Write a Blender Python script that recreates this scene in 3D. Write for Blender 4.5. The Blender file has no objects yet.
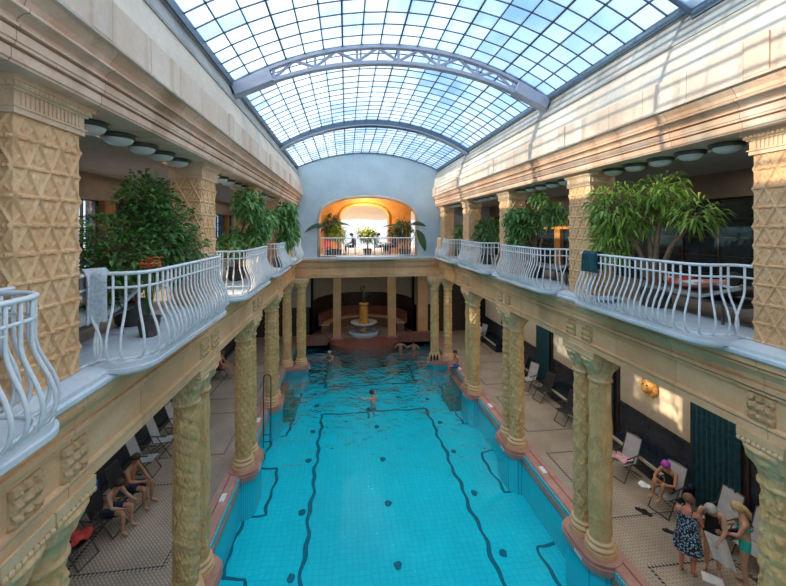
import bpy, bmesh, math, random
from math import sin, cos, pi, atan2, sqrt, radians
from mathutils import Vector, Matrix
R = random.Random(7)
sc = bpy.context.scene
COL = sc.collection

# ------------------------------------------------------------------ geometry
class B:
    """collects vertices and faces of ONE mesh"""
    def __init__(s): s.v = []; s.f = []
    def add(s, vs, fs):
        n = len(s.v); s.v += [tuple(v) for v in vs]; s.f += [tuple(i + n for i in f) for f in fs]
        return s
    def box(s, x0, x1, y0, y1, z0, z1):
        vs = [(x0,y0,z0),(x1,y0,z0),(x1,y1,z0),(x0,y1,z0),(x0,y0,z1),(x1,y0,z1),(x1,y1,z1),(x0,y1,z1)]
        return s.add(vs, [(3,2,1,0),(4,5,6,7),(0,1,5,4),(1,2,6,5),(2,3,7,6),(3,0,4,7)])
    def obox(s, c, sz, rz=0, rx=0, ry=0):
        M = Matrix.Rotation(rz,3,'Z') @ Matrix.Rotation(ry,3,'Y') @ Matrix.Rotation(rx,3,'X')
        t = B().box(-sz[0]/2,sz[0]/2,-sz[1]/2,sz[1]/2,-sz[2]/2,sz[2]/2)
        return s.add([Vector(c) + M @ Vector(v) for v in t.v], t.f)
    def lathe(s, prof, n=24, c=(0,0,0), cap=True, ax=1, ay=1):
        vs = []; fs = []
        for r, z in prof:
            for i in range(n):
                a = 2*pi*i/n; vs.append((c[0]+r*cos(a)*ax, c[1]+r*sin(a)*ay, c[2]+z))
        for j in range(len(prof)-1):
            for i in range(n):
                k = (i+1) % n
                fs.append((j*n+i, j*n+k, (j+1)*n+k, (j+1)*n+i))
        if cap:
            fs.append(tuple(reversed(range(n)))); m = (len(prof)-1)*n
            fs.append(tuple(range(m, m+n)))
        return s.add(vs, fs)
    def tube(s, pts, r, n=8, cap=True, flat=1.0):
        pts = [Vector(p) for p in pts]; m = len(pts); rs = r if isinstance(r, (list, tuple)) else [r]*m
        vs = []; fs = []
        up = None
        for i, p in enumerate(pts):
            t = (pts[min(i+1,m-1)] - pts[max(i-1,0)]).normalized()
            if up is None:
                up = Vector((0,0,1)) if abs(t.z) < .9 else Vector((1,0,0))
            a = t.cross(up)
            if a.length < 1e-4: a = t.cross(Vector((0,1,0)))
            a.normalize(); b = a.cross(t).normalized(); up = b
            for k in range(n):
                q = 2*pi*k/n
                vs.append(p + a*(rs[i]*cos(q)) + b*(rs[i]*flat*sin(q)))
        for i in range(m-1):
            for k in range(n):
                l = (k+1) % n; fs.append((i*n+k, i*n+l, (i+1)*n+l, (i+1)*n+k))
        if cap:
            fs.append(tuple(reversed(range(n)))); fs.append(tuple(range((m-1)*n, m*n)))
        return s.add(vs, fs)
    def prism(s, poly, z0, z1):
        n = len(poly)
        vs = [(x,y,z0) for x,y in poly] + [(x,y,z1) for x,y in poly]
        fs = [tuple(reversed(range(n))), tuple(range(n,2*n))]
        for i in range(n):
            k = (i+1) % n; fs.append((i,k,n+k,n+i))
        return s.add(vs, fs)
    def extr_y(s, prof, y0, y1, cap=True):
        """closed profile [(x,z)] swept along Y"""
        n = len(prof)
        vs = [(x,y0,z) for x,z in prof] + [(x,y1,z) for x,z in prof]
        fs = []
        for i in range(n):
            k = (i+1) % n; fs.append((i,k,n+k,n+i))
        if cap: fs += [tuple(reversed(range(n))), tuple(range(n,2*n))]
        return s.add(vs, fs)
    def extr_x(s, prof, x0, x1):
        n = len(prof)
        vs = [(x0,y,z) for y,z in prof] + [(x1,y,z) for y,z in prof]
        fs = []
        for i in range(n):
            k = (i+1) % n; fs.append((i,k,n+k,n+i))
        fs += [tuple(reversed(range(n))), tuple(range(n,2*n))]
        return s.add(vs, fs)
    def grid(s, nu, nv, fn, wrap=False):
        vs = [fn(i/(nu if wrap else nu-1), j/(nv-1)) for j in range(nv) for i in range(nu)]
        fs = []
        for j in range(nv-1):
            for i in range(nu if wrap else nu-1):
                k = (i+1) % nu
                fs.append((j*nu+i, j*nu+k, (j+1)*nu+k, (j+1)*nu+i))
        return s.add(vs, fs)
    def ball(s, c, r, n=10, m=6, sx=1, sy=1, sz=1):
        pr = [(max(1e-4, r*sin(pi*j/m)), -r*cos(pi*j/m)*sz) for j in range(m+1)]
        return s.lathe(pr, n, c, False, sx, sy)
    def merge(s, o, M=None):
        return s.add([M @ Vector(v) for v in o.v] if M else o.v, o.f)

def link(name, b, mat, parent=None, loc=(0,0,0), rz=0, smooth=False, angle=None):
    me = bpy.data.meshes.new(name); me.from_pydata(b.v, [], b.f)
    bm = bmesh.new(); bm.from_mesh(me); bmesh.ops.recalc_face_normals(bm, faces=bm.faces); bm.to_mesh(me); bm.free()
    me.validate(); me.update()
    if mat: me.materials.append(mat)
    if smooth:
        me.shade_smooth()
        if angle:
            me.set_sharp_from_angle(angle=radians(angle))
    o = bpy.data.objects.new(name, me); COL.objects.link(o)
    o.location = loc; o.rotation_euler = (0,0,rz)
    if parent: o.parent = parent
    return o

def tag(o, label=None, cat=None, group=None, kind=None):
    if label: o['label'] = label
    if cat: o['category'] = cat
    if group: o['group'] = group
    if kind: o['kind'] = kind
    return o
def thing(name, label, cat, loc=(0,0,0), rz=0, group=None):
    o = bpy.data.objects.new(name, None); COL.objects.link(o); o.empty_display_size = .2
    o.location = loc; o.rotation_euler = (0,0,rz)
    return tag(o, label, cat, group)
def struct(name, b, mat, parent=None, smooth=False, angle=None):
    o = link(name, b, mat, parent, smooth=smooth, angle=angle)
    if not parent: o['kind'] = 'structure'
    return o
def dup(root, loc, rz=None, label=None, group=None, mirror=False):
    r = root.copy(); COL.objects.link(r); r.location = loc
    if rz is not None: r.rotation_euler = (0,0,rz)
    if label: r['label'] = label
    if group: r['group'] = group
    for ch in [o for o in COL.objects if o.parent == root]:
        c = ch.copy(); COL.objects.link(c); c.parent = r
        for g in [o for o in COL.objects if o.parent == ch]:
            d = g.copy(); COL.objects.link(d); d.parent = c
    return r

# ------------------------------------------------------------------ materials
def newmat(name):
    m = bpy.data.materials.new(name); m.use_nodes = True
    nt = m.node_tree; bs = nt.nodes['Principled BSDF']
    return m, nt, bs
def N(nt, t, **kw):
    n = nt.nodes.new(t)
    for k, v in kw.items():
        if k in n.inputs: n.inputs[k].default_value = v
        else: setattr(n, k, v)
    return n
def c4(c): return (c[0], c[1], c[2], 1)
def ramp(nt, stops):
    r = nt.nodes.new('ShaderNodeValToRGB'); e = r.color_ramp.elements
    while len(e) < len(stops): e.new(.5)
    for i, (p, c) in enumerate(stops): e[i].position = p; e[i].color = c4(c)
    return r
def stone(name, c1, c2, c3=None, scale=2.5, rough=.75, bump=.15, bscale=30, joint=None, stain=None, carve=None):
    """mottled stone; joint=(axis scale) adds block joints"""
    m, nt, bs = newmat(name); L = nt.links.new
    tc = N(nt, 'ShaderNodeTexCoord')
    n1 = N(nt, 'ShaderNodeTexNoise', Scale=scale, Detail=6.0, Roughness=.6); L(tc.outputs['Object'], n1.inputs['Vector'])
    st = [(.3, c1), (.62, c2)] + ([(.78, c3)] if c3 else [])
    rp = ramp(nt, st); L(n1.outputs['Fac'], rp.inputs['Fac'])
    col = rp.outputs['Color']
    n2 = N(nt, 'ShaderNodeTexNoise', Scale=bscale, Detail=4.0); L(tc.outputs['Object'], n2.inputs['Vector'])
    mx = N(nt, 'ShaderNodeMix', data_type='RGBA', blend_type='MULTIPLY'); mx.inputs['Factor'].default_value = .35
    L(col, mx.inputs['A']); L(n2.outputs['Color'], mx.inputs['B'])
    gm = N(nt, 'ShaderNodeMix', data_type='RGBA', blend_type='MIX'); gm.inputs['Factor'].default_value = .75
    r2 = ramp(nt, [(.35, (.78,.76,.74)), (.65, (1,1,1))]); L(n2.outputs['Fac'], r2.inputs['Fac'])
    L(r2.outputs['Color'], mx.inputs['B'])
    col = mx.outputs['Result']
    nt.nodes.remove(gm)
    if joint:
        sx = N(nt, 'ShaderNodeSeparateXYZ'); L(tc.outputs['Object'], sx.inputs[0])
        cb = N(nt, 'ShaderNodeMath', operation='MULTIPLY'); L(sx.outputs[joint[0]], cb.inputs[0]); cb.inputs[1].default_value = 1/joint[1]
        fr = N(nt, 'ShaderNodeMath', operation='FRACT'); L(cb.outputs[0], fr.inputs[0])
        lt = N(nt, 'ShaderNodeMath', operation='LESS_THAN'); L(fr.outputs[0], lt.inputs[0]); lt.inputs[1].default_value = joint[2]/joint[1]
        fl = N(nt, 'ShaderNodeMath', operation='FLOOR'); L(cb.outputs[0], fl.inputs[0])
        wn = N(nt, 'ShaderNodeTexWhiteNoise', noise_dimensions='1D'); L(fl.outputs[0], wn.inputs['W'])
        r3 = ramp(nt, [(0, (.82,.78,.74)), (1, (1,1,1))]); L(wn.outputs['Value'], r3.inputs['Fac'])
        m3 = N(nt, 'ShaderNodeMix', data_type='RGBA', blend_type='MULTIPLY'); m3.inputs['Factor'].default_value = .8
        L(col, m3.inputs['A']); L(r3.outputs['Color'], m3.inputs['B'])
        m2 = N(nt, 'ShaderNodeMix', data_type='RGBA'); L(lt.outputs[0], m2.inputs['Factor'])
        L(m3.outputs['Result'], m2.inputs['A']); m2.inputs['B'].default_value = c4([v*.62 for v in c1])
        col = m2.outputs['Result']
    if stain:
        mp = N(nt, 'ShaderNodeMapping'); mp.inputs['Scale'].default_value = stain[1]; L(tc.outputs['Object'], mp.inputs['Vector'])
        n3 = N(nt, 'ShaderNodeTexNoise', Scale=1.0, Detail=3.0); L(mp.outputs[0], n3.inputs['Vector'])
        r4 = ramp(nt, [(.58, (0,0,0)), (.72, (1,1,1))]); L(n3.outputs['Fac'], r4.inputs['Fac'])
        m4 = N(nt, 'ShaderNodeMix', data_type='RGBA'); L(r4.outputs['Color'], m4.inputs['Factor'])
        L(col, m4.inputs['A']); m4.inputs['B'].default_value = c4(stain[0]); col = m4.outputs['Result']
    L(col, bs.inputs['Base Color']); bs.inputs['Roughness'].default_value = rough
    if bump:
        bp = N(nt, 'ShaderNodeBump', Strength=bump, Distance=.02); L(n2.outputs['Fac'], bp.inputs['Height']); L(bp.outputs[0], bs.inputs['Normal'])
        if carve:
            mp = N(nt, 'ShaderNodeMapping'); mp.inputs['Scale'].default_value = (1,1,.62); L(tc.outputs['Object'], mp.inputs['Vector'])
            vo = N(nt, 'ShaderNodeTexVoronoi', Scale=carve, feature='SMOOTH_F1'); L(mp.outputs[0], vo.inputs['Vector'])
            b2 = N(nt, 'ShaderNodeBump', Strength=.9, Distance=.035); b2.invert = True; L(vo.outputs['Distance'], b2.inputs['Height']); L(bp.outputs[0], b2.inputs['Normal']); L(b2.outputs[0], bs.inputs['Normal'])
    return m
def plain(name, c, rough=.5, metal=0, var=.12, scale=6, emit=None, es=0):
    m, nt, bs = newmat(name); L = nt.links.new
    tc = N(nt, 'ShaderNodeTexCoord')
    n1 = N(nt, 'ShaderNodeTexNoise', Scale=scale, Detail=4.0); L(tc.outputs['Object'], n1.inputs['Vector'])
    rp = ramp(nt, [(.3, [v*(1-var) for v in c]), (.7, [min(1, v*(1+var)) for v in c])]); L(n1.outputs['Fac'], rp.inputs['Fac'])
    L(rp.outputs['Color'], bs.inputs['Base Color']); bs.inputs['Roughness'].default_value = rough; bs.inputs['Metallic'].default_value = metal
    if emit: bs.inputs['Emission Color'].default_value = c4(emit); bs.inputs['Emission Strength'].default_value = es
    return m
def leafmat(name, c1, c2, c3):
    m, nt, bs = newmat(name); L = nt.links.new
    g = N(nt, 'ShaderNodeNewGeometry'); rp = ramp(nt, [(0, c1), (.6, c2), (1, c3)]); L(g.outputs['Random Per Island'], rp.inputs['Fac'])
    L(rp.outputs['Color'], bs.inputs['Base Color']); bs.inputs['Roughness'].default_value = .38
    tr = N(nt, 'ShaderNodeBsdfTranslucent'); L(rp.outputs['Color'], tr.inputs['Color'])
    mx = N(nt, 'ShaderNodeMixShader'); mx.inputs[0].default_value = .3
    L(bs.outputs[0], mx.inputs[1]); L(tr.outputs[0], mx.inputs[2]); L(mx.outputs[0], nt.nodes['Material Output'].inputs['Surface'])
    return m

M = {}
M['peach'] = stone('peach limestone', (.74,.42,.26), (.87,.60,.43), (.90,.72,.57), 1.6, .8, .2, 28, joint=(1, 1.02, .012), stain=((.42,.24,.14), (.6,1.4,.35)))
M['panel'] = stone('attic panel stone', (.78,.56,.42), (.87,.71,.58), (.88,.78,.70), 1.2, .8, .1, 20, joint=(1, .78, .014), stain=((.60,.42,.28), (.4,2.2,.2)))
M['stucco'] = stone('pale stucco', (.64,.52,.41), (.77,.65,.53), (.80,.71,.62), .9, .85, .12, 14, stain=((.52,.49,.46), (.5,.8,.8)))
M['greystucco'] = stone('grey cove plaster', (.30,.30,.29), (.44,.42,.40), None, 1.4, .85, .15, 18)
M['pillar'] = stone('carved pyrogranite tile', (.76,.42,.20), (.88,.55,.29), (.90,.61,.36), 3.0, .6, .12, 40)
M['capital'] = stone('pillar capital stone', (.76,.48,.28), (.88,.63,.41), (.90,.70,.50), 3.0, .7, .12, 40)
M['beam'] = stone('yellow beam limestone', (.80,.44,.21), (.91,.58,.32), (.92,.66,.41), 1.3, .75, .15, 24, joint=(1, 1.32, .01), stain=((.50,.32,.18), (.5,1.0,.5)))
M['beamx'] = stone('yellow beam limestone crosswise', (.80,.44,.21), (.91,.58,.32), (.92,.66,.41), 1.3, .75, .15, 24, joint=(0, 1.32, .01))
M['column'] = stone('olive majolica', (.62,.36,.13), (.86,.54,.24), (.88,.56,.27), 3.5, .45, .15, 45, carve=22, stain=((.55,.33,.16), (1.6,1.6,1.1)))
M['colcap'] = stone('warm majolica capital', (.62,.36,.15), (.84,.56,.28), (.88,.60,.33), 5, .5, .15, 45, carve=17)
M['colbase'] = stone('tan column base stone', (.74,.45,.22), (.84,.58,.33), None, 4, .45, .1, 40)
M['carv'] = stone('carved frieze block', (.58,.33,.15), (.74,.48,.25), None, 5, .7, .1, 50, carve=22)
M['pink'] = stone('pink marble rim', (.42,.20,.16), (.55,.29,.24), (.62,.40,.35), 3.0, .35, .05, 30)
M['darkred'] = stone('dark red marble', (.20,.07,.05), (.30,.11,.08), None, 3.0, .35, .05, 30)
M['white'] = plain('white railing paint', (.78,.79,.80), .4, 0, .06, 20)
M['slab'] = stone('white painted slab', (.58,.63,.68), (.74,.77,.80), (.80,.82,.83), 2.2, .6, .1, 30)
M['gfloor'] = stone('gallery mosaic floor', (.40,.35,.31), (.52,.46,.41), None, 30, .6, .05, 60)
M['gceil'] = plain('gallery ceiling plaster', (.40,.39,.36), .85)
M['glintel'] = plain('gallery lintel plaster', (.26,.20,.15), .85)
M['bluewall'] = stone('blue grey plaster', (.50,.58,.62), (.58,.67,.72), (.64,.71,.75), .9, .85, .1, 14)
M['navy'] = plain('dark navy tile', (.016,.026,.045), .25, 0, .4, 8)
M['navyg'] = plain('dark teal tile', (.016,.032,.042), .22, 0, .5, 6)
M['cream'] = plain('cream wall panel', (.56,.49,.38), .7)
M['teal'] = plain('teal curtain', (.008,.065,.09), .6, 0, .4, 9)
M['dark'] = plain('dark brown wood', (.05,.035,.028), .5, 0, .3, 5)
M['orange'] = stone('terracotta orange plaster', (.62,.24,.06), (.78,.36,.10), None, 2, .7, .05, 20)
M['brownorange'] = stone('brown orange wood', (.26,.11,.04), (.42,.19,.07), None, 2, .6, .05, 20)
M['gold'] = plain('orange gold ceramic', (.62,.32,.08), .35, 0, .3, 12)
M['steel'] = plain('lavender painted steel', (.42,.43,.52), .5, 0, .06, 10)
M['steeld'] = plain('dark blue grey steel', (.10,.15,.21), .5, 0, .1, 10)
M['bar'] = plain('dark glazing bar', (.06,.085,.11), .5, 0, .1, 10)
M['lampglass'] = plain('opal lamp glass', (.74,.74,.70), .3, 0, .03, 10)
M['lampring'] = plain('dark green lamp ring', (.05,.07,.05), .4)
M['bronze'] = plain('dark bronze', (.07,.08,.07), .4, .5)
M['ladder'] = plain('dark green rail paint', (.01,.05,.05), .35)
M['bark'] = plain('tree bark', (.22,.14,.08), .8, 0, .3, 20)
M['pot'] = plain('dark plant pot', (.07,.055,.05), .5)
M['soil'] = plain('potting soil', (.06,.04,.03), .9)
M['ficus'] = leafmat('ficus leaves', (.035,.11,.025), (.08,.22,.045), (.20,.36,.08))
M['long'] = leafmat('long leaves', (.10,.24,.03), (.26,.44,.07), (.52,.60,.13))
M['broad'] = leafmat('broad leaves', (.06,.17,.04), (.16,.33,.08), (.32,.50,.16))
M['palm'] = leafmat('palm leaves', (.03,.07,.04), (.07,.13,.06), (.12,.2,.07))
M['yellowleaf'] = leafmat('yellow green leaves', (.2,.3,.03), (.38,.48,.05), (.5,.55,.08))
M['flower'] = leafmat('orange flower petals', (.6,.1,.03), (.75,.18,.06), (.8,.3,.15))
M['greyfab'] = plain('grey sling fabric', (.30,.29,.28), .8)
M['lightfab'] = plain('light grey sling fabric', (.45,.46,.48), .8)
M['darkfab'] = plain('black sling fabric', (.025,.025,.03), .8)
M['chairmetal'] = plain('dark chair metal', (.10,.10,.10), .4, .6)
M['red'] = plain('red towel', (.55,.06,.05), .9, 0, .35, 14)
M['blue'] = plain('blue towel', (.02,.13,.42), .9, 0, .3, 8)
M['bluebrt'] = plain('bright blue shorts', (.03,.15,.45), .8)
M['pinktowel'] = stone('pink patterned towel', (.55,.18,.25), (.75,.5,.52), (.8,.7,.7), 14, .9, 0)
M['whitetowel'] = plain('white towel', (.78,.79,.80), .9, 0, .1, 14)
M['paleblue'] = plain('pale blue towel', (.58,.70,.78), .9, 0, .1, 14)
M['greytowel'] = stone('grey terry towel', (.40,.43,.46), (.62,.64,.66), None, 30, .95, .3, 80)
M['tealtowel'] = plain('dark teal towel', (.012,.07,.085), .95, 0, .3, 10)
M['yellowtowel'] = plain('yellow towel', (.78,.55,.22), .95)
M['skin'] = plain('skin', (.58,.33,.22), .55, 0, .08, 6)
M['skintan'] = plain('tanned skin', (.46,.23,.13), .55, 0, .08, 6)
M['skinpink'] = plain('sunburnt skin', (.62,.24,.16), .55, 0, .1, 6)
M['hairdark'] = plain('dark hair', (.035,.022,.015), .6)
M['hairbrown'] = plain('brown hair', (.16,.08,.04), .6, 0, .3, 20)
M['hairblond'] = plain('blond hair', (.52,.38,.20), .6, 0, .2, 20)
M['hairgrey'] = plain('grey hair', (.42,.40,.38), .6, 0, .2, 20)
M['purple'] = plain('purple swim cap', (.42,.05,.50), .4)
M['black'] = plain('black cloth', (.012,.012,.014), .7)
M['bikini'] = plain('turquoise bikini cloth', (.02,.48,.42), .6)
M['eye'] = plain('eye', (.03,.02,.02), .3)
M['lips'] = plain('lips', (.45,.14,.12), .5)
M['navycl'] = plain('navy swim trunks', (.02,.03,.08), .7)
M['redcl'] = plain('red cloth', (.6,.05,.04), .7)
M['whitemarble'] = plain('white marble', (.72,.73,.74), .4)
M['paper'] = plain('white plastic', (.8,.82,.84), .4)
M['bottle'] = plain('dark bottle', (.02,.03,.03), .2)
M['canopy'] = plain('cream canopy cloth', (.85,.78,.66), .9, 0, .05)
M['paleout'] = stone('pale distant facade', (.45,.58,.72), (.62,.74,.84), None, 1.5, .9, 0)
M['brownstep'] = stone('brown stone step', (.16,.09,.06), (.26,.15,.10), None, 4, .5, .05, 30)

def dress_mat():
    m, nt, bs = newmat('navy dress with white pattern'); L = nt.links.new
    tc = N(nt, 'ShaderNodeTexCoord'); v = N(nt, 'ShaderNodeTexVoronoi', Scale=26.0); L(tc.outputs['Object'], v.inputs['Vector'])
    rp = ramp(nt, [(.34, (.35,.55,.70)), (.46, (.012,.02,.05))]); L(v.outputs['Distance'], rp.inputs['Fac'])
    L(rp.outputs['Color'], bs.inputs['Base Color']); bs.inputs['Roughness'].default_value = .8
    return m
M['dress'] = dress_mat()

def pool_tile(name, c1, c2, cm, s=.1):
    m, nt, bs = newmat(name); L = nt.links.new
    tc = N(nt, 'ShaderNodeTexCoord')
    nz = N(nt, 'ShaderNodeTexNoise', Scale=1.6, Detail=3.0); L(tc.outputs['Object'], nz.inputs['Vector'])
    sb = N(nt, 'ShaderNodeVectorMath', operation='SUBTRACT'); L(nz.outputs['Color'], sb.inputs[0]); sb.inputs[1].default_value = (.5,.5,.5)
    sl = N(nt, 'ShaderNodeVectorMath', operation='SCALE'); L(sb.outputs[0], sl.inputs[0]); sl.inputs['Scale'].default_value = .22
    ad = N(nt, 'ShaderNodeVectorMath', operation='ADD'); L(tc.outputs['Object'], ad.inputs[0]); L(sl.outputs[0], ad.inputs[1])
    br = N(nt, 'ShaderNodeTexBrick'); br.offset = 0.0
    for k, val in (('Scale', 1.0), ('Mortar Size', .006), ('Brick Width', .16), ('Row Height', .16)): br.inputs[k].default_value = val
    br.inputs['Color1'].default_value = c4(c1); br.inputs['Color2'].default_value = c4(c2); br.inputs['Mortar'].default_value = c4(cm)
    L(ad.outputs[0], br.inputs['Vector'])
    n2 = N(nt, 'ShaderNodeTexNoise', Scale=.55, Detail=4.0); L(tc.outputs['Object'], n2.inputs['Vector'])
    r2 = ramp(nt, [(.35, (.78,.86,.88)), (.65, (1,1,1))]); L(n2.outputs['Fac'], r2.inputs['Fac'])
    mx = N(nt, 'ShaderNodeMix', data_type='RGBA', blend_type='MULTIPLY'); mx.inputs['Factor'].default_value = 1
    L(br.outputs['Color'], mx.inputs['A']); L(r2.outputs['Color'], mx.inputs['B'])
    L(mx.outputs['Result'], bs.inputs['Base Color']); bs.inputs['Roughness'].default_value = .5
    return m
M['pool'] = pool_tile('turquoise pool tile', (.012,.80,.93), (.03,.86,.97), (.01,.58,.72))
M['poolline'] = plain('dark blue mosaic', (.005,.05,.13), .5, 0, .3, 10)
def stripe_mat():
    m, nt, bs = newmat('turquoise ribbed pool wall'); L = nt.links.new
    tc = N(nt, 'ShaderNodeTexCoord'); sx = N(nt, 'ShaderNodeSeparateXYZ'); L(tc.outputs['Object'], sx.inputs[0])
    ad = N(nt, 'ShaderNodeMath', operation='ADD'); L(sx.outputs[0], ad.inputs[0]); L(sx.outputs[1], ad.inputs[1])
    mu = N(nt, 'ShaderNodeMath', operation='MULTIPLY'); L(ad.outputs[0], mu.inputs[0]); mu.inputs[1].default_value = 14
    fr = N(nt, 'ShaderNodeMath', operation='FRACT'); L(mu.outputs[0], fr.inputs[0])
    rp = ramp(nt, [(.25, (.04,.36,.46)), (.4, (.10,.62,.72))]); L(fr.outputs[0], rp.inputs['Fac'])
    L(rp.outputs['Color'], bs.inputs['Base Color']); bs.inputs['Roughness'].default_value = .35
    return m
M['stripe'] = stripe_mat()
def water_mat():
    m, nt, bs = newmat('pool water'); L = nt.links.new; nt.nodes.remove(bs)
    tc = N(nt, 'ShaderNodeTexCoord')
    n1 = N(nt, 'ShaderNodeTexNoise', Scale=3.2, Detail=3.0, Distortion=.6); L(tc.outputs['Object'], n1.inputs['Vector'])
    n2 = N(nt, 'ShaderNodeTexNoise', Scale=1.1, Detail=2.0); L(tc.outputs['Object'], n2.inputs['Vector'])
    ad = N(nt, 'ShaderNodeMath', operation='ADD'); L(n1.outputs['Fac'], ad.inputs[0]); L(n2.outputs['Fac'], ad.inputs[1])
    bp = N(nt, 'ShaderNodeBump', Strength=.7, Distance=.06); L(ad.outputs[0], bp.inputs['Height'])
    fr = N(nt, 'ShaderNodeFresnel', IOR=1.07); L(bp.outputs[0], fr.inputs['Normal'])
    tr = N(nt, 'ShaderNodeBsdfTransparent'); tr.inputs['Color'].default_value = (.50,.97,.99,1)
    gl = N(nt, 'ShaderNodeBsdfGlossy', Roughness=.06); L(bp.outputs[0], gl.inputs['Normal'])
    mx = N(nt, 'ShaderNodeMixShader'); L(fr.outputs[0], mx.inputs[0]); L(tr.outputs[0], mx.inputs[1]); L(gl.outputs[0], mx.inputs[2])
    df = N(nt, 'ShaderNodeBsdfDiffuse'); df.inputs['Color'].default_value = (.012,.62,.74,1); L(bp.outputs[0], df.inputs['Normal'])
    m2 = N(nt, 'ShaderNodeMixShader'); m2.inputs[0].default_value = .18; L(tr.outputs[0], m2.inputs[1]); L(df.outputs[0], m2.inputs[2]); L(m2.outputs[0], mx.inputs[1])
    L(mx.outputs[0], nt.nodes['Material Output'].inputs['Surface'])
    return m
M['water'] = water_mat()
def deck_mat():
    m, nt, bs = newmat('cream mosaic deck tile'); L = nt.links.new
    tc = N(nt, 'ShaderNodeTexCoord')
    mp = N(nt, 'ShaderNodeMapping'); mp.inputs['Rotation'].default_value = (0,0,pi/4); L(tc.outputs['Object'], mp.inputs['Vector'])
    br = N(nt, 'ShaderNodeTexBrick'); br.offset = .5
    for k, v in (('Scale', 1.0), ('Mortar Size', .012), ('Brick Width', .11), ('Row Height', .055)): br.inputs[k].default_value = v
    br.inputs['Color1'].default_value = c4((.60,.50,.40)); br.inputs['Color2'].default_value = c4((.52,.43,.34)); br.inputs['Mortar'].default_value = c4((.34,.27,.21))
    L(mp.outputs[0], br.inputs['Vector'])
    n2 = N(nt, 'ShaderNodeTexNoise', Scale=.9, Detail=4.0); L(tc.outputs['Object'], n2.inputs['Vector'])
    r2 = ramp(nt, [(.35, (.75,.74,.73)), (.65, (1,1,1))]); L(n2.outputs['Fac'], r2.inputs['Fac'])
    mx = N(nt, 'ShaderNodeMix', data_type='RGBA', blend_type='MULTIPLY'); mx.inputs['Factor'].default_value = 1
    L(br.outputs['Color'], mx.inputs['A']); L(r2.outputs['Color'], mx.inputs['B'])
    L(mx.outputs['Result'], bs.inputs['Base Color']); bs.inputs['Roughness'].default_value = .45
    return m
M['deck'] = deck_mat()
def border_mat():
    m, nt, bs = newmat('black guilloche mosaic'); L = nt.links.new
    tc = N(nt, 'ShaderNodeTexCoord')
    ck = N(nt, 'ShaderNodeTexChecker', Scale=17.0); ck.inputs['Color1'].default_value = c4((.02,.022,.035)); ck.inputs['Color2'].default_value = c4((.42,.36,.30))
    mp = N(nt, 'ShaderNodeMapping'); mp.inputs['Rotation'].default_value = (0,0,pi/4); mp.inputs['Location'].default_value = (.003,.003,.013); L(tc.outputs['Object'], mp.inputs['Vector'])
    L(mp.outputs[0], ck.inputs['Vector']); L(ck.outputs['Color'], bs.inputs['Base Color']); bs.inputs['Roughness'].default_value = .5
    return m
M['border'] = border_mat()
def glass_mat():
    m, nt, bs = newmat('patterned roof glass'); L = nt.links.new; nt.nodes.remove(bs)
    g = N(nt, 'ShaderNodeNewGeometry'); tc = N(nt, 'ShaderNodeTexCoord')
    nz = N(nt, 'ShaderNodeTexNoise', Scale=.55, Detail=4.0); L(tc.outputs['Object'], nz.inputs['Vector'])
    tr = N(nt, 'ShaderNodeBsdfTransparent'); rc = ramp(nt, [(0, (.40,.62,.86)), (1, (.78,.88,.97))]); L(g.outputs['Random Per Island'], rc.inputs['Fac'])
    L(rc.outputs['Color'], tr.inputs['Color'])
    tl = N(nt, 'ShaderNodeBsdfTranslucent'); tl.inputs['Color'].default_value = (.40,.53,.68,1)
    ad = N(nt, 'ShaderNodeMath', operation='ADD'); L(nz.outputs['Fac'], ad.inputs[0]); 
    ml = N(nt, 'ShaderNodeMath', operation='MULTIPLY'); L(g.outputs['Random Per Island'], ml.inputs[0]); ml.inputs[1].default_value = .18; L(ml.outputs[0], ad.inputs[1])
    rf = ramp(nt, [(.42, (.25,.25,.25)), (.72, (.70,.70,.70))]); L(ad.outputs[0], rf.inputs['Fac'])
    mx = N(nt, 'ShaderNodeMixShader'); L(rf.outputs['Color'], mx.inputs[0]); L(tr.outputs[0], mx.inputs[1]); L(tl.outputs[0], mx.inputs[2])
    L(mx.outputs[0], nt.nodes['Material Output'].inputs['Surface'])
    return m
M['glass'] = glass_mat()
def winglass(tint=(.55,.62,.70,1)):
    m, nt, bs = newmat('window glass'); L = nt.links.new; nt.nodes.remove(bs)
    tr = N(nt, 'ShaderNodeBsdfTransparent'); tr.inputs['Color'].default_value = tint; gl = N(nt, 'ShaderNodeBsdfGlossy', Roughness=.05)
    mx = N(nt, 'ShaderNodeMixShader'); mx.inputs[0].default_value = .08; L(tr.outputs[0], mx.inputs[1]); L(gl.outputs[0], mx.inputs[2])
    L(mx.outputs[0], nt.nodes['Material Output'].inputs['Surface'])
    return m
M['winglass'] = winglass(); M['winclear'] = winglass((.97,.97,.97,1))
#PART2
# ------------------------------------------------------------------ layout (metres, camera at the origin, hall runs along +Y)
XL, XR, XC = -2.694, 5.212, 1.259
Y1, D, S = 3.394, .756, 3.972            # first pillar, pillar depth, bay length
CO, TW = .30, .56                        # column row behind the edge, spacing of the twin columns
YW, YN = 20.2, -1.4                      # far and near end walls
GF = 5.66                                # gallery floor
SOF = 8.34
WL, WR = -6.5, 9.02                      # outer walls
SIDES = (('left', -1), ('right', 1))
def X(s, e): return XL + e if s < 0 else XR - e
def yp(k): return Y1 + D/2 + S*k         # centre of pillar / column pair k

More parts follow.
